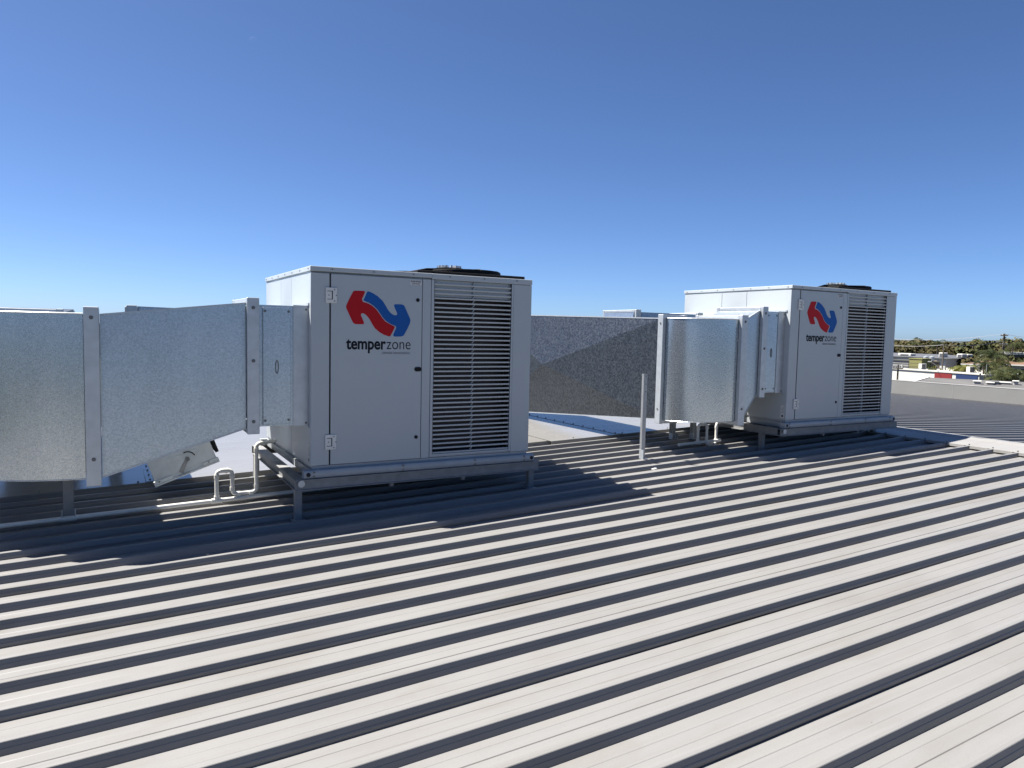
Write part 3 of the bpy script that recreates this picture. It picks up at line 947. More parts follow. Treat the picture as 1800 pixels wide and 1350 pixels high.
def drain(U, label, x_t, x_a, x_b, zt, zl, zu, xl, xr, yy, run_tilt):
    r = empty('drain_pipe', (U[0], U[1], zroof(U[0])))
    rr = .0165
    z = lambda x: zroof(U[0] + x) - zroof(U[0]) + rr + .003
    b = MB(); b.tube([(xl, yy + run_tilt, z(xl)), (xr, yy - run_tilt * .3, z(xr))], rr, 12); b.build('run', M['pvc'], r, True)
    z0 = z(x_t)
    pth = arc([(x_t, yy, z0), (x_t, yy, zt), (x_a, yy, zt), (x_a, yy, zl), (x_b, yy + .02, zl), (x_b, yy + .02, zu), (x_b + .16 if x_b < -.1 else .01, yy + .05, zu + .012)], .04)
    b = MB(); b.tube(pth, rr * .95, 12); b.build('trap', M['pvc'], r, True)
    collar(r, (x_t, yy, z0 + .02), (0, 0, 1), .021, .04); collar(r, (x_t, yy, z0), (1, 0, 0), .021, .08)
    for x, zz, yo in ((x_t, zt - .045, 0), (x_a, zt - .045, 0), (x_a, zl + .045, 0), (x_b, zl + .05, .02), (x_b, zu - .05, .02)):
        collar(r, (x, yy + yo, zz), (0, 0, 1), .0195, .03)
    for x, zz in ((x_t + .045, zt), (x_a - .045, zt), (x_a + .045, zl), (x_b - .045, zl)):
        collar(r, (x, yy, zz), (1, 0, 0), .0195, .03)
    collar(r, (x_b + .05, yy + .03, zu + .002), (1, 0, .05), .0195, .03)
    return tag(r, label, 'drain pipe', 'white plastic condensate drains')


zr1 = zroof(U1[0])
drain(U1, 'white plastic drain pipe with trap beside the nearer air conditioner', -.575, -.457, -.268, .285 - zr1, .088 - zr1, .485 - zr1, -4.5, 1.4, .69, .04)
zr2 = zroof(U2[0])
drain(U2, 'white plastic drain pipe with trap below the farther duct', -.628, -.49, -.32, .425 - zr2, .178 - zr2, .43 - zr2, -.92, -.27, .70, .0)

# ------------------------------------------------------------------ loose upright and offcut
pp = empty('bracket_post', (4.86, 5.75, zroof(4.86)))
b = MB(); b.box(-.024, .024, 0, .003, .004, .885); b.box(-.024, -.021, .003, .03, .004, .885); ps = b.build('angle_strip', M['post'], pp)
for z in (.86, .78, .70):
    t = MB(); t.cyl((.004, -.0002, z), (0, -1, 0), .005, .0015, 10); t.build('hole', M['dark'], ps)
b = MB(); b.box(-.030, .032, -.05, .0, .0035, .0075); b.box(-.036, -.031, -.045, .02, .0035, .10); b.build('foot_bracket', M['zinc'], pp)
tag(pp, 'slim upright galvanised angle post standing alone in front of the dark duct', 'post')
b = MB(); b.box(-.028, .028, -.012, .016, 0, .012, .003)
b.add([(-.028, .016, .0), (.028, .016, 0), (.022, .03, .006), (-.022, .03, .006)], [(0, 1, 2, 3)])
oc = b.build('metal_offcut', M['white']); oc.location = (4.60, 5.26, zroof(4.60) + .003); oc.rotation_euler.z = .4
tag(oc, 'small white offcut lying on a roof rib below the upright post', 'offcut')

# ------------------------------------------------------------------ the town beyond
BA = AZ - math.atan((1680 - 900) / FPX)
BF = Vector((math.cos(BA), math.sin(BA), 0)); BR = Vector((math.sin(BA), -math.cos(BA), 0))


def at(px, py, dist):
    d = FW + RT * ((px - 900) / FPX) - UP * ((py - 675) / FPX)
    return CAM + d * (dist / d.dot(BF))


def sd(px, dist, py=640):            # metres to the right of the town axis
    q = at(px, py, dist) - CAM
    return q.dot(BR)


def town(s_, d_, z=GZ):
    q = CAM + BF * d_ + BR * s_
    return Vector((q.x, q.y, z))


def zt_(px, py, dist): return at(px, py, dist).z


# ground
gm, n, l, b_ = newmat('ground')
vo = n.new('ShaderNodeTexNoise'); vo.inputs['Scale'].default_value = .03; vo.inputs['Detail'].default_value = 8
l.new(pos(n, l), vo.inputs['Vector'])
l.new(ramp(n, l, vo.outputs[0], [(.35, (.010, .016, .006)), (.5, (.020, .024, .011)), (.65, (.034, .033, .026))]), b_.inputs['Base Color'])
b_.inputs['Roughness'].default_value = .9
g = MB(); g.add([(-9000, -9000, GZ), (12000, -9000, GZ), (12000, 12000, GZ), (-9000, 12000, GZ)], [(0, 1, 2, 3)])
tag(g.build('ground', gm), 'flat ground around the buildings', kind='structure')
# low hills on the horizon
hm = simple('hill_forest', (.028, .036, .036), .95, var=.3, scale=.004)
h_ = MB(); N = 120; V = []
for i in range(N + 1):
    s_ = -7000 + 14000 * i / N
    z = .35 * 14 + 7 * (.5 + .5 * math.sin(i * .31 + 1)) + 5 * math.sin(i * .83) + random.uniform(-2, 2)
    for dd, zz in ((6500, GZ), (7000, z), (7800, z * .9), (8400, GZ)):
        q = town(s_, dd, zz); V.append(q)
h_.add(V, [(i * 4 + k, i * 4 + k + 1, i * 4 + k + 5, i * 4 + k + 4) for i in range(N) for k in range(3)])
tag(h_.build('hills', hm), 'low wooded hills along the horizon', kind='structure')

T = {}
T['white'] = simple('render_white', (.46, .45, .42), .75, var=.06, scale=.8)
T['cream'] = simple('render_cream', (.42, .37, .29), .8, var=.08, scale=.8)
T['grey'] = simple('roof_grey', (.085, .083, .08), .75, var=.2, scale=.5)
T['ltgrey'] = simple('wall_lightgrey', (.26, .26, .26), .7, var=.06, scale=.7)
T['bluegrey'] = simple('roof_bluegrey', (.07, .075, .085), .7, var=.1, scale=.7)
T['olive'] = simple('wall_olive', (.16, .155, .055), .75, var=.08, scale=.8)
T['tan'] = simple('wall_tan', (.17, .14, .10), .8, var=.12, scale=.7)
T['orange'] = simple('roof_terracotta', (.12, .070, .038), .8, var=.2, scale=1.2)
T['red'] = simple('sign_red', (.15, .010, .011), .6, var=.05)
T['blue'] = simple('sign_blue', (.005, .020, .078), .6, var=.05)
T['glass'] = simple('window_dark', (.02, .022, .026), .2, var=.2)
T['wood'] = simple('pole_wood', (.07, .06, .048), .85, var=.2, scale=3)
T['steel'] = simple('pole_steel', (.22, .22, .21), .5, .4)
T['wire'] = simple('wire', (.30, .30, .31), .5)
T['bark'] = simple('bark', (.11, .09, .07), .9, var=.25, scale=4)


def obox(b, s0, s1, d0, d1, z0, z1):
    """box in town axes, local to a thing whose origin is town(0,0)"""
    b.box(s0, s1, d0, d1, z0, z1)


def thing_at(name, s_, d_, label, cat, group=None, rz=0.0, z=GZ):
    o = empty(name, town(s_, d_, z), BA - math.pi / 2 + rz)
    return tag(o, label, cat, group)


def part(name, mat, parent, *boxes, bev=0):
    b = MB()
    for bx_ in boxes: b.box(*bx_, bev)
    return b.build(name, mat, parent)


def along(o_, dr, px):
    """distance along a wall from o_ in direction dr that shows at photo column px"""
    lo, hi = -5.0, 60.0
    for _ in range(50):
        t = (lo + hi) / 2; q = o_ + dr * t - CAM
        (lo, hi) = (t, hi) if 900 + FPX * q.dot(RT) / q.dot(FW) < px else (lo, t)
    return t


def skew(px0, px1, dist, deg):
    """origin, length of a wall turned by deg that spans photo columns px0..px1"""
    s_ = sd(px0, dist); o_ = town(s_, dist, -1.5); dr = BR * math.cos(R(deg)) + BF * math.sin(R(deg))
    return s_, along(o_, dr, px1), lambda px: along(o_, dr, px)


# grey-roofed neighbour directly beyond the parapet
s0 = sd(1590, 62); z = zt_(1690, 668, 66) - GZ - .24
o = thing_at('neighbour_building', s0, 50, 'long building with plain grey roof directly beyond the parapet wall', 'building')
b = MB(); Ln = 46
b.add([(-2, 0, z - .55), (Ln, 0, z - .9), (Ln, 20, z + .05), (1.5, 20, z + .15), (-2, 0, z - .75), (Ln, 0, z - 1.1), (Ln, 20, z - .15), (1.5, 20, z - .05)],
      [(0, 1, 2, 3), (7, 6, 5, 4), (0, 4, 5, 1), (1, 5, 6, 2), (2, 6, 7, 3), (3, 7, 4, 0)])
rf = b.build('roof', T['grey'], o)
b = MB(); b.add([(-2.3, -.1, z - .56), (-2.0, -.1, z - .5), (1.5, 20, z + .2), (1.2, 20, z + .18), (-2.3, -.1, z - .9), (-2.0, -.1, z - .9), (1.5, 20, z - .2), (1.2, 20, z - .2)],
          [(0, 1, 2, 3), (7, 6, 5, 4), (0, 4, 5, 1), (1, 5, 6, 2), (2, 6, 7, 3), (3, 7, 4, 0)]); b.build('barge_board', T['white'], rf)
part('wall', T['ltgrey'], o, (2, Ln, .5, 19.5, 0, z - 1.2))
for k, (px, dd, w_, h__, mt) in enumerate(((1720, 66, .45, .20, 'ltgrey'), (1743, 66, .45, .14, 'white'), (1752, 66.5, .4, .16, 'bluegrey'), (1766, 67, .9, .12, 'white'), (1788, 67, .3, .26, 'white'))):
    ss = sd(px, dd) - s0; q_ = (dd - 50) / 20
    zz = z - .55 + q_ * .65
    p_ = part('roof_vent', T['ltgrey'], rf, (ss - w_ / 2, ss + w_ / 2, dd - 50 - .3, dd - 50 + .3, zz - .1, zz + h__), bev=.04)
    part('roof_vent_cowl', T['white'] if mt != 'bluegrey' else T['bluegrey'], rf, (ss - w_ / 2 - .06, ss + w_ / 2 + .06, dd - 50 - .36, dd - 50 + .36, zz + h__ + .002, zz + h__ + .08), bev=.02)
for px, dd in ((1737, 60), (1775, 63)):
    ss = sd(px, dd) - s0; q_ = (dd - 50) / 20; zz = z - .58 + q_ * .65
    part('skylight_strip', T['white'], rf, (ss - .5, ss + .7, dd - 50, dd - 50 + .25, zz - .05, zz + .06))

# white shop with red and blue painted panels
D0 = 95
s0 = sd(1562, D0)
o = thing_at('shop_building', s0, D0, 'white flat-roofed shop with red and blue panels painted on its parapet', 'building', rz=R(-40))
O_ = town(s0, D0, 0); dr_ = (BR * math.cos(R(-40)) + BF * math.sin(R(-40)))
tx = lambda px: along(Vector((O_.x, O_.y, -1.5)), dr_, px)
w_ = tx(1722)
qq = O_ + dr_ * tx(1690); z = zt_(1690, 656.5, (Vector((qq.x, qq.y, 0)) - Vector((CAM.x, CAM.y, 0))).dot(BF)) - GZ
part('wall', T['white'], o, (0, w_, 0, 9, 0, z - .02))
part('parapet', T['white'], o, (-.1, w_ + .1, -.12, .1, z - .018, z + .16))
part('parapet', T['white'], o, (-.1, w_ + .1, 9, 9.2, z - .018, z + .16))
for nm, a, c_, mt in (('red_panel', 1644, 1674, 'red'), ('blue_panel', 1681.5, 1720, 'blue')):
    part(nm, T[mt], o, (tx(a), tx(c_), -.06, -.003, z - .80, z - .10))
for px, hh in ((1613, .75), (1698, .72)):
    a0 = tx(px) - .6
    st_ = part('chimney', T['white'], o, (a0 - .2, a0 + .2, 1.0, 1.7, z - .02, z + hh))
    part('chimney_vent', T['bluegrey'], st_, (a0 + .201, a0 + .215, 1.1, 1.6, z + .1, z + hh - .08))

# white-walled long building with blue-grey roof, olive block and tan block
D0 = 140
s0, w_, tw = skew(1535, 1662, D0, -24); z = zt_(1600, 627, D0) - GZ
o = thing_at('warehouse_building', s0, D0, 'long white warehouse with blue-grey roof and white units on top', 'building', rz=R(-24))
part('wall', T['white'], o, (0, w_, 0, 16, 0, z))
b = MB(); b.add([(-.4, -.5, z), (w_ + .4, -.5, z), (w_ + .4, 16.5, z), (-.4, 16.5, z), (-.4, 7, z + .5), (w_ - 3, 7, z + .5)], [(0, 1, 5, 4), (1, 2, 5), (2, 3, 4, 5), (3, 0, 4), (3, 2, 1, 0)]); rf = b.build('roof', T['bluegrey'], o)
for px in (1579, 1604, 1640):
    a0 = tw(px)
    wn = part('window', T['glass'], o, (a0 - .9, a0 + .9, -.05, -.003, z - 1.5, z - .5)); part('window_frame', T['ltgrey'], wn, (a0 - 1.0, a0 + 1.0, -.04, -.004, z - 1.62, z - 1.51))
for px, hh, ww in ((1584, .12, 2.2), (1648, .45, .7), (1673, .30, .9), (1682, .25, .5), (1702, .25, .9)):
    a0 = tw(min(px, 1655)) + max(0, px - 1655) * .035
    oy = max(0, px - 1655) * .20
    st_ = part('rooftop_unit', T['white'], rf, (a0 - ww / 2, a0 + ww / 2, 1.0 + oy, 2.6 + oy, z + .1, z + .45 + hh), bev=.08)
    part('rooftop_grille', T['bluegrey'], rf, (a0 - ww * .3, a0 + ww * .3, .97 + oy, .998 + oy, z + .2, z + .30 + hh))
D0 = 104
s0, ww, _ = skew(1598, 1620, D0, -28); z = zt_(1605, 631, D0) - GZ
o = thing_at('olive_building', s0, D0, 'olive green box-shaped building behind the white shop', 'building', rz=R(-28))
part('wall', T['olive'], o, (0, ww, 0, 2.0, 0, z))
part('roof_edge', T['olive'], o, (-.06, ww + .06, -.06, 2.06, z + .002, z + .1))
for i in range(3): part('cladding_joint', T['tan'], o, (0.002, ww - .002, -.02, -.002, z - .5 - i * .45, z - .47 - i * .45))
s0b = sd(1622, D0 + 1)
o = thing_at('tan_building', s0b, D0 + 1, 'low tan brick building with two round tanks on its roof', 'building', rz=R(4))
ww = sd(1652, D0 + 1) - s0b; z2 = zt_(1635, 636, D0 + 1) - GZ
part('wall', T['tan'], o, (0, ww, 0, 8, 0, z2)); part('parapet', T['tan'], o, (-.05, ww + .05, -.05, .12, z2 + .002, z2 + .12))
for a0 in (.35, 1.0):
    b = MB(); b.cyl((a0, 1.2, z2), (0, 0, 1), .30, .62, 16); b.cyl((a0, 1.2, z2 + .62), (0, 0, 1), .30, .10, 16, .05); b.build('tank', M['zinc'], o, True)
s0c = sd(1566, D0 + 3)
o = thing_at('grey_shed', s0c, D0 + 3, 'light grey ribbed shed left of the olive building', 'shed', rz=R(-20))
ww = skew(1566, 1597, D0 + 3, -20)[1]; z3 = zt_(1580, 634, D0 + 2) - GZ
part('wall', T['ltgrey'], o, (0, ww, 0, 2.2, 0, z3)); part('roof', T['grey'], o, (-.1, ww + .1, -.1, 2.3, z3 + .002, z3 + .12))
for i in range(4): part('wall_rail', T['grey'], o, (.01, ww - .01, -.03, -.002, z3 - .4 - i * .35, z3 - .36 - i * .35))
part('corner_post', T['white'], o, (ww * .62, ww * .68, -.1, -.032, 0, z3 - .5))

# houses to the right
def house(name, px0, px1, pyr, pye, dist, wall, roofm, label, depth=9, rz=0.0):
    s0 = sd(px0, dist); s1 = sd(px1, dist); ze = zt_((px0 + px1) / 2, pye, dist) - GZ; zr_ = zt_((px0 + px1) / 2, pyr, dist + depth / 2) - GZ
    o = thing_at(name, s0, dist, label, 'house', rz=rz); w_ = s1 - s0
    part('wall', T[wall], o, (.4, w_ - .4, .4, depth - .4, 0, ze))
    b = MB(); hip = min(w_, depth) * .42
    b.add([(0, 0, ze), (w_, 0, ze), (w_, depth, ze), (0, depth, ze), (hip, depth / 2, zr_), (w_ - hip, depth / 2, zr_)], [(0, 1, 5, 4), (1, 2, 5), (2, 3, 4, 5), (3, 0, 4), (3, 2, 1, 0)])
    b.build('roof', T[roofm], o)
    for f_ in (.2, .45, .7):
        wn = part('window', T['glass'], o, (w_ * f_, w_ * f_ + 1.3, .34, .398, ze - 1.7, ze - .55))
        part('window_frame', T['white'], wn, (w_ * f_ - .1, w_ * f_ + 1.4, .36, .399, ze - 1.80, ze - 1.702))
    part('gutter', T['white'], o, (-.06, w_ + .06, -.09, -.003, ze - .12, ze + .04))
    return o


house('house', 1652, 1712, 638, 651, 112, 'cream', 'grey', 'house with pale grey hipped roof behind the small palm bush', 14, R(-25))
house('house', 1690, 1775, 631, 641, 126, 'cream', 'orange', 'cream house with terracotta roof behind the tall palm', 10, R(-22))
house('house', 1768, 1850, 633, 642, 118, 'cream', 'orange', 'cream house with terracotta roof at the right edge of the photo', 10, R(-18))
D0 = 165
s0 = sd(1767, D0); z = zt_(1785, 620.5, D0) - GZ
o = thing_at('office_building', s0, D0, 'grey building with bright white roof edge near the right edge', 'building')
part('wall', T['bluegrey'], o, (0, 12, 0, 9, 0, z - .3)); part('roof_edge', T['white'], o, (-.3, 12.3, -.4, 9.3, z - .298, z + .12))
for i in range(3): part('window', T['glass'], o, (1 + i * 3.2, 3.2 + i * 3.2, -.04, -.003, z - 1.6, z - .8))
house('house', 1570, 1592, 615, 619, 210, 'white', 'ltgrey', 'small far house with pale roof among the trees at the left', 8)
house('house', 1788, 1830, 604.5, 609, 230, 'white', 'white', 'far house with white roof above the treetops at the right edge', 9)


# poles and wires
def pole(px, ytop, dist, r_, mat, arms, label, group=None, z1=None):
    s_ = sd(px, dist, ytop); zt = zt_(px, ytop, dist) - GZ
    o = thing_at('utility_pole', s_, dist, label, 'pole', group)
    b = MB(); b.cyl((0, 0, 0), (0, 0, 1), r_, zt, 10, r_ * .75); b.build('shaft', mat, o, True)
    for (dz, w_) in arms:
        b = MB(); b.box(-w_, w_, -r_ - .1, -r_ - .002, zt - dz - .06, zt - dz + .06); a_ = b.build('crossarm', mat, o)
        for k in (-1, -.4, .4, 1):
            b = MB(); b.cyl((k * w_ * .9, -r_ - .05, zt - dz + .06), (0, 0, 1), .05, .13, 8); b.build('insulator', T['ltgrey'], a_)
    return o, s_, dist, zt


pA = pole(1765.5, 586.5, 115, .15, T['wood'], ((.25, .42), (1.45, .42), (3.9, .3)), 'tall timber power pole with three crossarms above the palms')
pB = pole(1659, 605, 98, .09, T['wood'], (), 'slim street light pole standing behind the white shop')
b = MB(); zt = pB[3]; b.tube(arc([(0, 0, zt - 3.2), (-.5, -.1, zt - 2.6), (-1.15, -.2, zt - 2.1)], .2), .035, 6); b.build('lamp_arm', T['steel'], pB[0], True)
b = MB(); b.box(-1.5, -1.1, -.28, -.12, zt - 2.14, zt - 2.04, .02); b.build('lamp_head', T['ltgrey'], pB[0])
pC = pole(1579, 641, 80, .10, T['wood'], ((.35, .45),), 'short dark power pole at the left of the white shop')
pole(1735, 640, 88, .06, T['steel'], (), 'thin pale pole among the palms beside the white shop')


def wire(px0, py0, px1, py1, d0, d1, sag, label):
    a = at(px0, py0, d0); c_ = at(px1, py1, d1)
    pts = []
    for i in range(17):
        t = i / 16
        q = a.lerp(c_, t); q.z -= sag * 4 * t * (1 - t); pts.append(q - a)
    b = MB(); b.tube(pts, .022, 5)
    o = b.build('power_line', T['wire'], None, True); o.location = a
    tag(o, label, 'power line')


wire(1500, 587, 1765, 587, 135, 115, .9, 'topmost power line running left from the tall power pole')
wire(1765, 587, 1900, 593, 115, 120, .4, 'topmost power line running right from the tall power pole')
wire(1540, 603, 1659, 606, 112, 98, .3, 'power line crossing the treetops left of the slim pole')
wire(1659, 606, 1765, 599, 98, 115, .3, 'power line crossing the treetops between the two tall poles')
wire(1579, 644, 1765, 617, 80, 115, 1.0, 'low power line rising from the short pole to the tall pole')


# ---- vegetation
def leafmat(name, c1, c2, c3):
    mt, n, l, b = newmat(name)
    oi = n.new('ShaderNodeObjectInfo')
    no = n.new('ShaderNodeTexNoise'); no.inputs['Scale'].default_value = .9; no.inputs['Detail'].default_value = 4
    l.new(pos(n, l), no.inputs['Vector'])
    ad = n.new('ShaderNodeMath'); ad.operation = 'MULTIPLY_ADD'; ad.inputs[1].default_value = .35; 
    l.new(oi.outputs['Random'], ad.inputs[0]); l.new(no.outputs[0], ad.inputs[2])
    l.new(ramp(n, l, ad.outputs[0], [(.35, c1), (.65, c2), (.95, c3)]), b.inputs['Base Color'])
    b.inputs['Roughness'].default_value = .8; b.inputs['Specular IOR Level'].default_value = .15
    return mt


LF = leafmat('leaves', (.022, .028, .010), (.045, .050, .018), (.080, .070, .030))
LF2 = leafmat('leaves_brown', (.030, .028, .012), (.052, .046, .019), (.075, .064, .028))
LP = leafmat('palm_leaves', (.014, .020, .007), (.028, .036, .012), (.055, .055, .018))
LY = leafmat('bush_leaves', (.04, .05, .01), (.075, .08, .018), (.11, .10, .025))


def crown_mesh(name, rx, rz_, zc, n_, seed, mat, ls=.42):
    rnd = random.Random(seed)
    b = MB()
    blobs = [(rnd.uniform(-.62, .62) * rx, rnd.uniform(-.62, .62) * rx, zc + rnd.uniform(-.45, .5) * rz_, rnd.uniform(.28, .5) * rx) for _ in range(13)]
    for i in range(n_):
        bx_, by_, bz_, br = blobs[rnd.randrange(len(blobs))]
        d = Vector((rnd.gauss(0, 1), rnd.gauss(0, 1), rnd.gauss(0, 1))).normalized()
        r_ = br * (rnd.random() ** .4)
        c_ = Vector((bx_, by_, bz_)) + Vector((d.x * r_, d.y * r_, d.z * r_ * rz_ / rx))
        nn = (d + Vector((rnd.gauss(0, .5), rnd.gauss(0, .5), rnd.gauss(0, .5) + .4))).normalized()
        u = nn.orthogonal().normalized(); w = nn.cross(u)
        a = rnd.uniform(0, 6.28); u, w = u * math.cos(a) + w * math.sin(a), w * math.cos(a) - u * math.sin(a)
        s1, s2 = ls * rnd.uniform(.6, 1.3), ls * rnd.uniform(.35, .8)
        b.add([c_ - u * s1, c_ - w * s2 + nn * .05, c_ + u * s1, c_ + w * s2 - nn * .06], [(0, 1, 2, 3)])
    return b.mesh(name, mat, fix=False)


def trunk_mesh(name, h, r_, seed, limbs=5, spread=2.0):
    rnd = random.Random(seed); b = MB()
    b.tube([(0, 0, 0), (.1, .05, h * .3), (0, .1, h * .6), (.1, 0, h * .9)], r_, 7, radii=[r_ * 1.25, r_, r_ * .7, r_ * .3])
    for i in range(limbs):
        a = 6.28 * i / limbs + rnd.uniform(-.4, .4); z0 = h * rnd.uniform(.35, .6)
        b.tube([(0, .05, z0), (spread * .5 * math.cos(a), spread * .5 * math.sin(a), z0 + h * .14), (spread * math.cos(a), spread * math.sin(a), z0 + h * .3)], r_ * .4, 5, radii=[r_ * .5, r_ * .35, r_ * .12])
    return b.mesh(name, T['bark'], True)


def tree_proto(k, rx, rz_, h, mat, seed):
    return (trunk_mesh('trunk', h * .95, .22, seed, 5, rx * .6), crown_mesh('crown', rx, rz_, h - rz_ * .85, 1500, seed, mat))


protos = [tree_proto(0, 3.6, 2.4, 7.2, LF, 1), tree_proto(1, 4.4, 2.3, 6.8, LF2, 2), tree_proto(2, 3.0, 3.0, 7.8, LF, 3), tree_proto(3, 5.0, 2.2, 6.4, LF, 4)]
rnd = random.Random(21)
shade = ('dark green', 'brownish green', 'dense green', 'broad olive')


def tree(px, dist, k, sc, label, group='trees beyond the rooftops'):
    s_ = sd(px, dist, 615)
    o = thing_at('tree', s_, dist, label, 'tree', group, rz=rnd.uniform(0, 6.28)); o.scale = (sc, sc, sc)
    link('trunk', protos[k][0], o); link('crown', protos[k][1], o)
    return o


ORD = ('first second third fourth fifth sixth seventh eighth ninth tenth eleventh twelfth thirteenth fourteenth fifteenth sixteenth seventeenth eighteenth nineteenth twentieth').split()
for row, (dist, step, rn) in enumerate(((185, 17, 'nearest'), (245, 14, 'middle'), (340, 12.5, 'farthest'))):
    px = 1552 + row * 5; i = 0
    while px < 1845 and i < 20:
        d_ = dist * rnd.uniform(.93, 1.07); k = rnd.choice((0, 1, 2, 3, 3, 1))
        tree(px + rnd.uniform(-3, 3), d_, k, rnd.uniform(.96, 1.2), '%s tree, %s from the left in the %s row of the tree belt' % (shade[k], ORD[i], rn))
        px += step * rnd.uniform(.85, 1.15); i += 1
tree(1710, 150, 2, 1.02, 'taller tree standing above the belt of trees, right of centre')
tree(1690, 150, 1, .82, 'brown-leaved tree in front of the belt, behind the warehouse roof units')
tree(1730, 140, 1, .86, 'rusty-leaved tree just left of the tall palm')
tree(1790, 150, 3, .86, 'spreading tree below the far palm at the right edge')


def palm_meshes(h, seed, nf=15, fl=2.4, mat=LP, tr=.16):
    rnd = random.Random(seed); b = MB()
    bend = rnd.uniform(-.4, .4)
    b.tube([(0, 0, 0), (bend * .2, 0, h * .35), (bend * .6, 0, h * .7), (bend, 0, h)], tr, 8, radii=[tr * 1.4, tr, tr * .85, tr * .8])
    tm = b.mesh('trunk', T['bark'], True)
    b = MB()
    for i in range(nf):
        a = 6.28 * i / nf + rnd.uniform(-.2, .2); e = rnd.uniform(-.25, 1.15)
        L_ = fl * rnd.uniform(.8, 1.1)
        pts = []; p_ = Vector((bend, 0, h)); ang = e
        for k in range(9):
            pts.append(p_.copy()); p_ += Vector((math.cos(a) * math.cos(ang), math.sin(a) * math.cos(ang), math.sin(ang))) * L_ / 8; ang -= .20 + .04 * k
        sidev = Vector((-math.sin(a), math.cos(a), 0))
        for k in range(8):
            c_ = pts[k]; t = (pts[k + 1] - pts[k]).normalized(); nrm = sidev.cross(t)
            for sgn in (-1, 1):
                for q in (0, .5):
                    o_ = c_ + (pts[k + 1] - c_) * q
                    ln = fl * .30 * math.sin(math.pi * min(.97, (k + q + .8) / 8.6))
                    tip = o_ + (sidev * sgn * .85 + t * .55 - Vector((0, 0, .45))).normalized() * ln
                    b.add([o_, o_ + t * .09, tip + t * .03, tip], [(0, 1, 2, 3)])
        b.tube(pts, .02, 4)
    return tm, b.mesh('crown', mat, fix=False)


def palm(px, ybase_z, ytop, dist, seed, label, nf=15, fl=2.2, mat=LP, tr=.16, group='palm trees'):
    s_ = sd(px, dist, ytop); h = zt_(px, ytop, dist) - GZ - fl * .35
    o = thing_at('palm_tree', s_, dist, label, 'palm tree', group)
    tm, cm_ = palm_meshes(h, seed, nf, fl, mat, tr)
    link('trunk', tm, o); link('crown', cm_, o)


palm(1747, 0, 612, 96, 11, 'tallest palm with dense dark crown left of the tall power pole', 20, 2.6)
palm(1752, 0, 627, 92, 12, 'shorter palm standing just below the tallest palm', 18, 2.3)
palm(1733, 0, 633, 90, 13, 'slim palm with drooping fronds beside the thin pale pole', 10, 1.5, LP, .09)
palm(1775, 0, 641, 86, 14, 'low bushy palm right of the tallest palm', 18, 2.4)
palm(1792, 0, 648, 84, 15, 'low bushy palm nearest the right edge', 18, 2.2)
palm(1760, 0, 650, 84, 16, 'low palm between the tallest palm and the grey roof', 16, 2.2)
palm(1698, 0, 640, 94, 17, 'yellow-green palm bush above the blue panel', 18, 1.9, LY)
palm(1688, 0, 643, 95, 18, 'yellow-green palm bush above the white gap between panels', 14, 1.6, LY)
palm(1648, 0, 596, 170, 19, 'far palm rising above the treetops behind the warehouse', 14, 2.4)
palm(1602, 0, 599, 175, 20, 'far palm crown among the treetops near the farther unit', 14, 2.4)
palm(1778, 0, 597, 165, 22, 'far palm beside the tall power pole', 16, 3.0)
hb = [crown_mesh('foliage', 1.0, .55, .5, 420, 50 + i, LY, .14) for i in range(3)]
for i, px in enumerate((1634, 1642, 1651)):
    dist = 97; zz = zt_(px, 646, dist)
    o = thing_at('shrub', sd(px, dist), dist, 'clipped yellow-green shrub behind the white shop, %s of three' % ('leftmost', 'middle', 'rightmost')[i], 'shrub', 'hedge shrubs')
    o.scale = (1.0, 1.0, (zz - GZ) / .95)
    link('foliage', hb[i], o); b = MB(); b.tube([(0, 0, 0), (.02, 0, .6)], .05, 6); b.build('stem', T['bark'], o)
gb = crown_mesh('foliage', 3.0, 1.6, 1.8, 900, 77, LF, .3)
for i, px in enumerate((1730, 1752, 1775, 1797)):
    o = thing_at('bush', sd(px, 90), 90 + i, ('dark bush at the foot of the tallest palm', 'dark bush right of the tallest palm trunk', 'dark bush below the low palms', 'dark bush at the right edge beyond the grey roof')[i], 'bush', 'dark bushes')
    link('foliage', gb, o).scale = (1, 1, 1.15); b = MB(); b.tube([(0, 0, 0), (0, .1, 1.6)], .12, 6); b.build('stem', T['bark'], o)

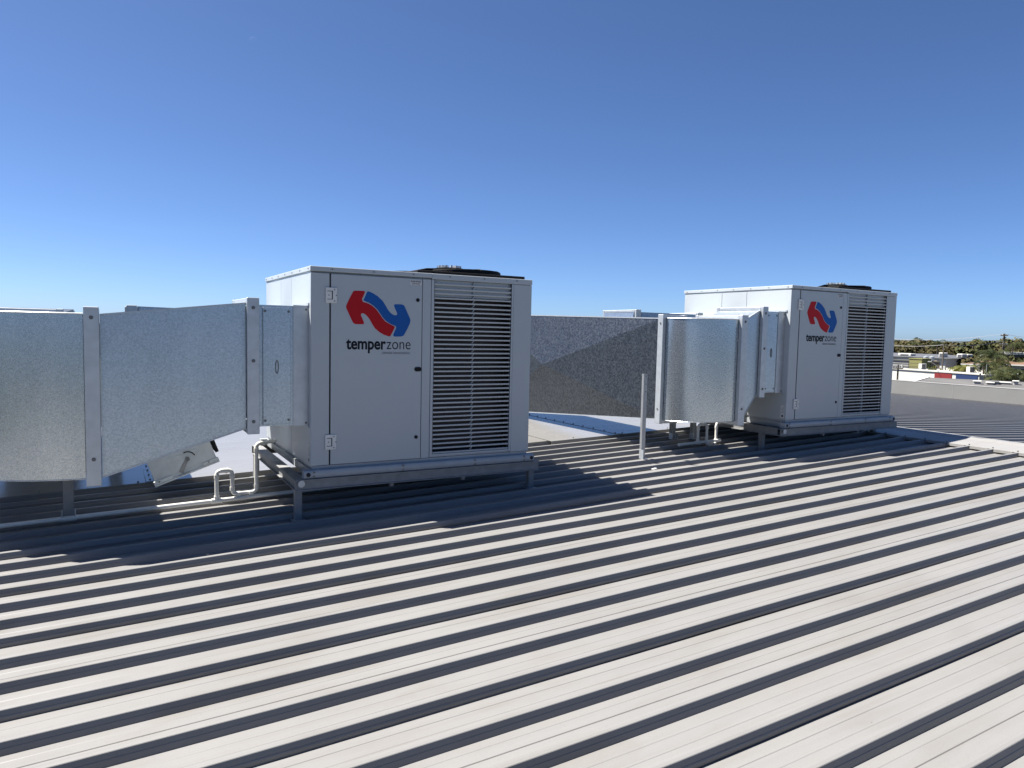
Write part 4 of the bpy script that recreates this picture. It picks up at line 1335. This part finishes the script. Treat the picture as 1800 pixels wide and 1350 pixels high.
# far-off wood all round the town, one mass
rw = random.Random(99); b = MB()
for i in range(420):
    a = R(rw.uniform(38, 165)) if i < 330 else R(rw.uniform(-25, 20))
    d_ = rw.uniform(130, 420); hx = rw.uniform(5.0, 7.2); rx = rw.uniform(3, 6)
    cx_, cy_ = d_ * math.cos(a), d_ * math.sin(a)
    for k in range(46):
        u_ = Vector((rw.gauss(0, 1), rw.gauss(0, 1), rw.gauss(0, .8))).normalized()
        c_ = Vector((cx_ + u_.x * rx, cy_ + u_.y * rx, GZ + hx * .6 + u_.z * hx * .4))
        e1 = u_.orthogonal().normalized(); e2 = u_.cross(e1); t = rw.uniform(0, 6.28)
        e1, e2 = e1 * math.cos(t) + e2 * math.sin(t), e2 * math.cos(t) - e1 * math.sin(t)
        b.add([c_ - e1 * 1.5, c_ - e2 * 1.0 + u_ * .3, c_ + e1 * 1.4, c_ + e2 * 1.1 - u_ * .3], [(0, 1, 2, 3)])
tag(b.build('far_wood', LF, None, fix=False), 'far-off green wood beyond the ducts and roofs', 'wood', kind='stuff')

# ------------------------------------------------------------------ daytime moon
mm = bpy.data.materials.new('moon'); mm.use_nodes = True
n = mm.node_tree.nodes; l = mm.node_tree.links
for x in list(n): n.remove(x)
out = n.new('ShaderNodeOutputMaterial'); ads = n.new('ShaderNodeAddShader'); tr_ = n.new('ShaderNodeBsdfTransparent'); df = n.new('ShaderNodeBsdfDiffuse')
df.inputs['Color'].default_value = (.016, .016, .015, 1)
l.new(tr_.outputs[0], ads.inputs[0]); l.new(df.outputs[0], ads.inputs[1]); l.new(ads.outputs[0], out.inputs[0])
dm_ = (FW + RT * ((445.5 - 900) / FPX) - UP * ((71.5 - 675) / FPX)).normalized()
b = MB(); V = []; F = []
for i in range(17):
    for j in range(32):
        a = math.pi * i / 16; c_ = 2 * math.pi * j / 32; V.append((58 * math.sin(a) * math.cos(c_), 58 * math.sin(a) * math.sin(c_), 58 * math.cos(a)))
for i in range(16):
    for j in range(32):
        q = (i * 32 + j, (i + 1) * 32 + j, (i + 1) * 32 + (j + 1) % 32, i * 32 + (j + 1) % 32)
        if sum((Vector(V[k]) for k in q), Vector()).dot(dm_) < 6: F.append(q)
b.add(V, F)
mo_ = b.build('moon', mm, None, True); mo_.location = CAM + dm_ * 13000
tag(mo_, 'faint crescent moon high in the blue sky', 'moon')
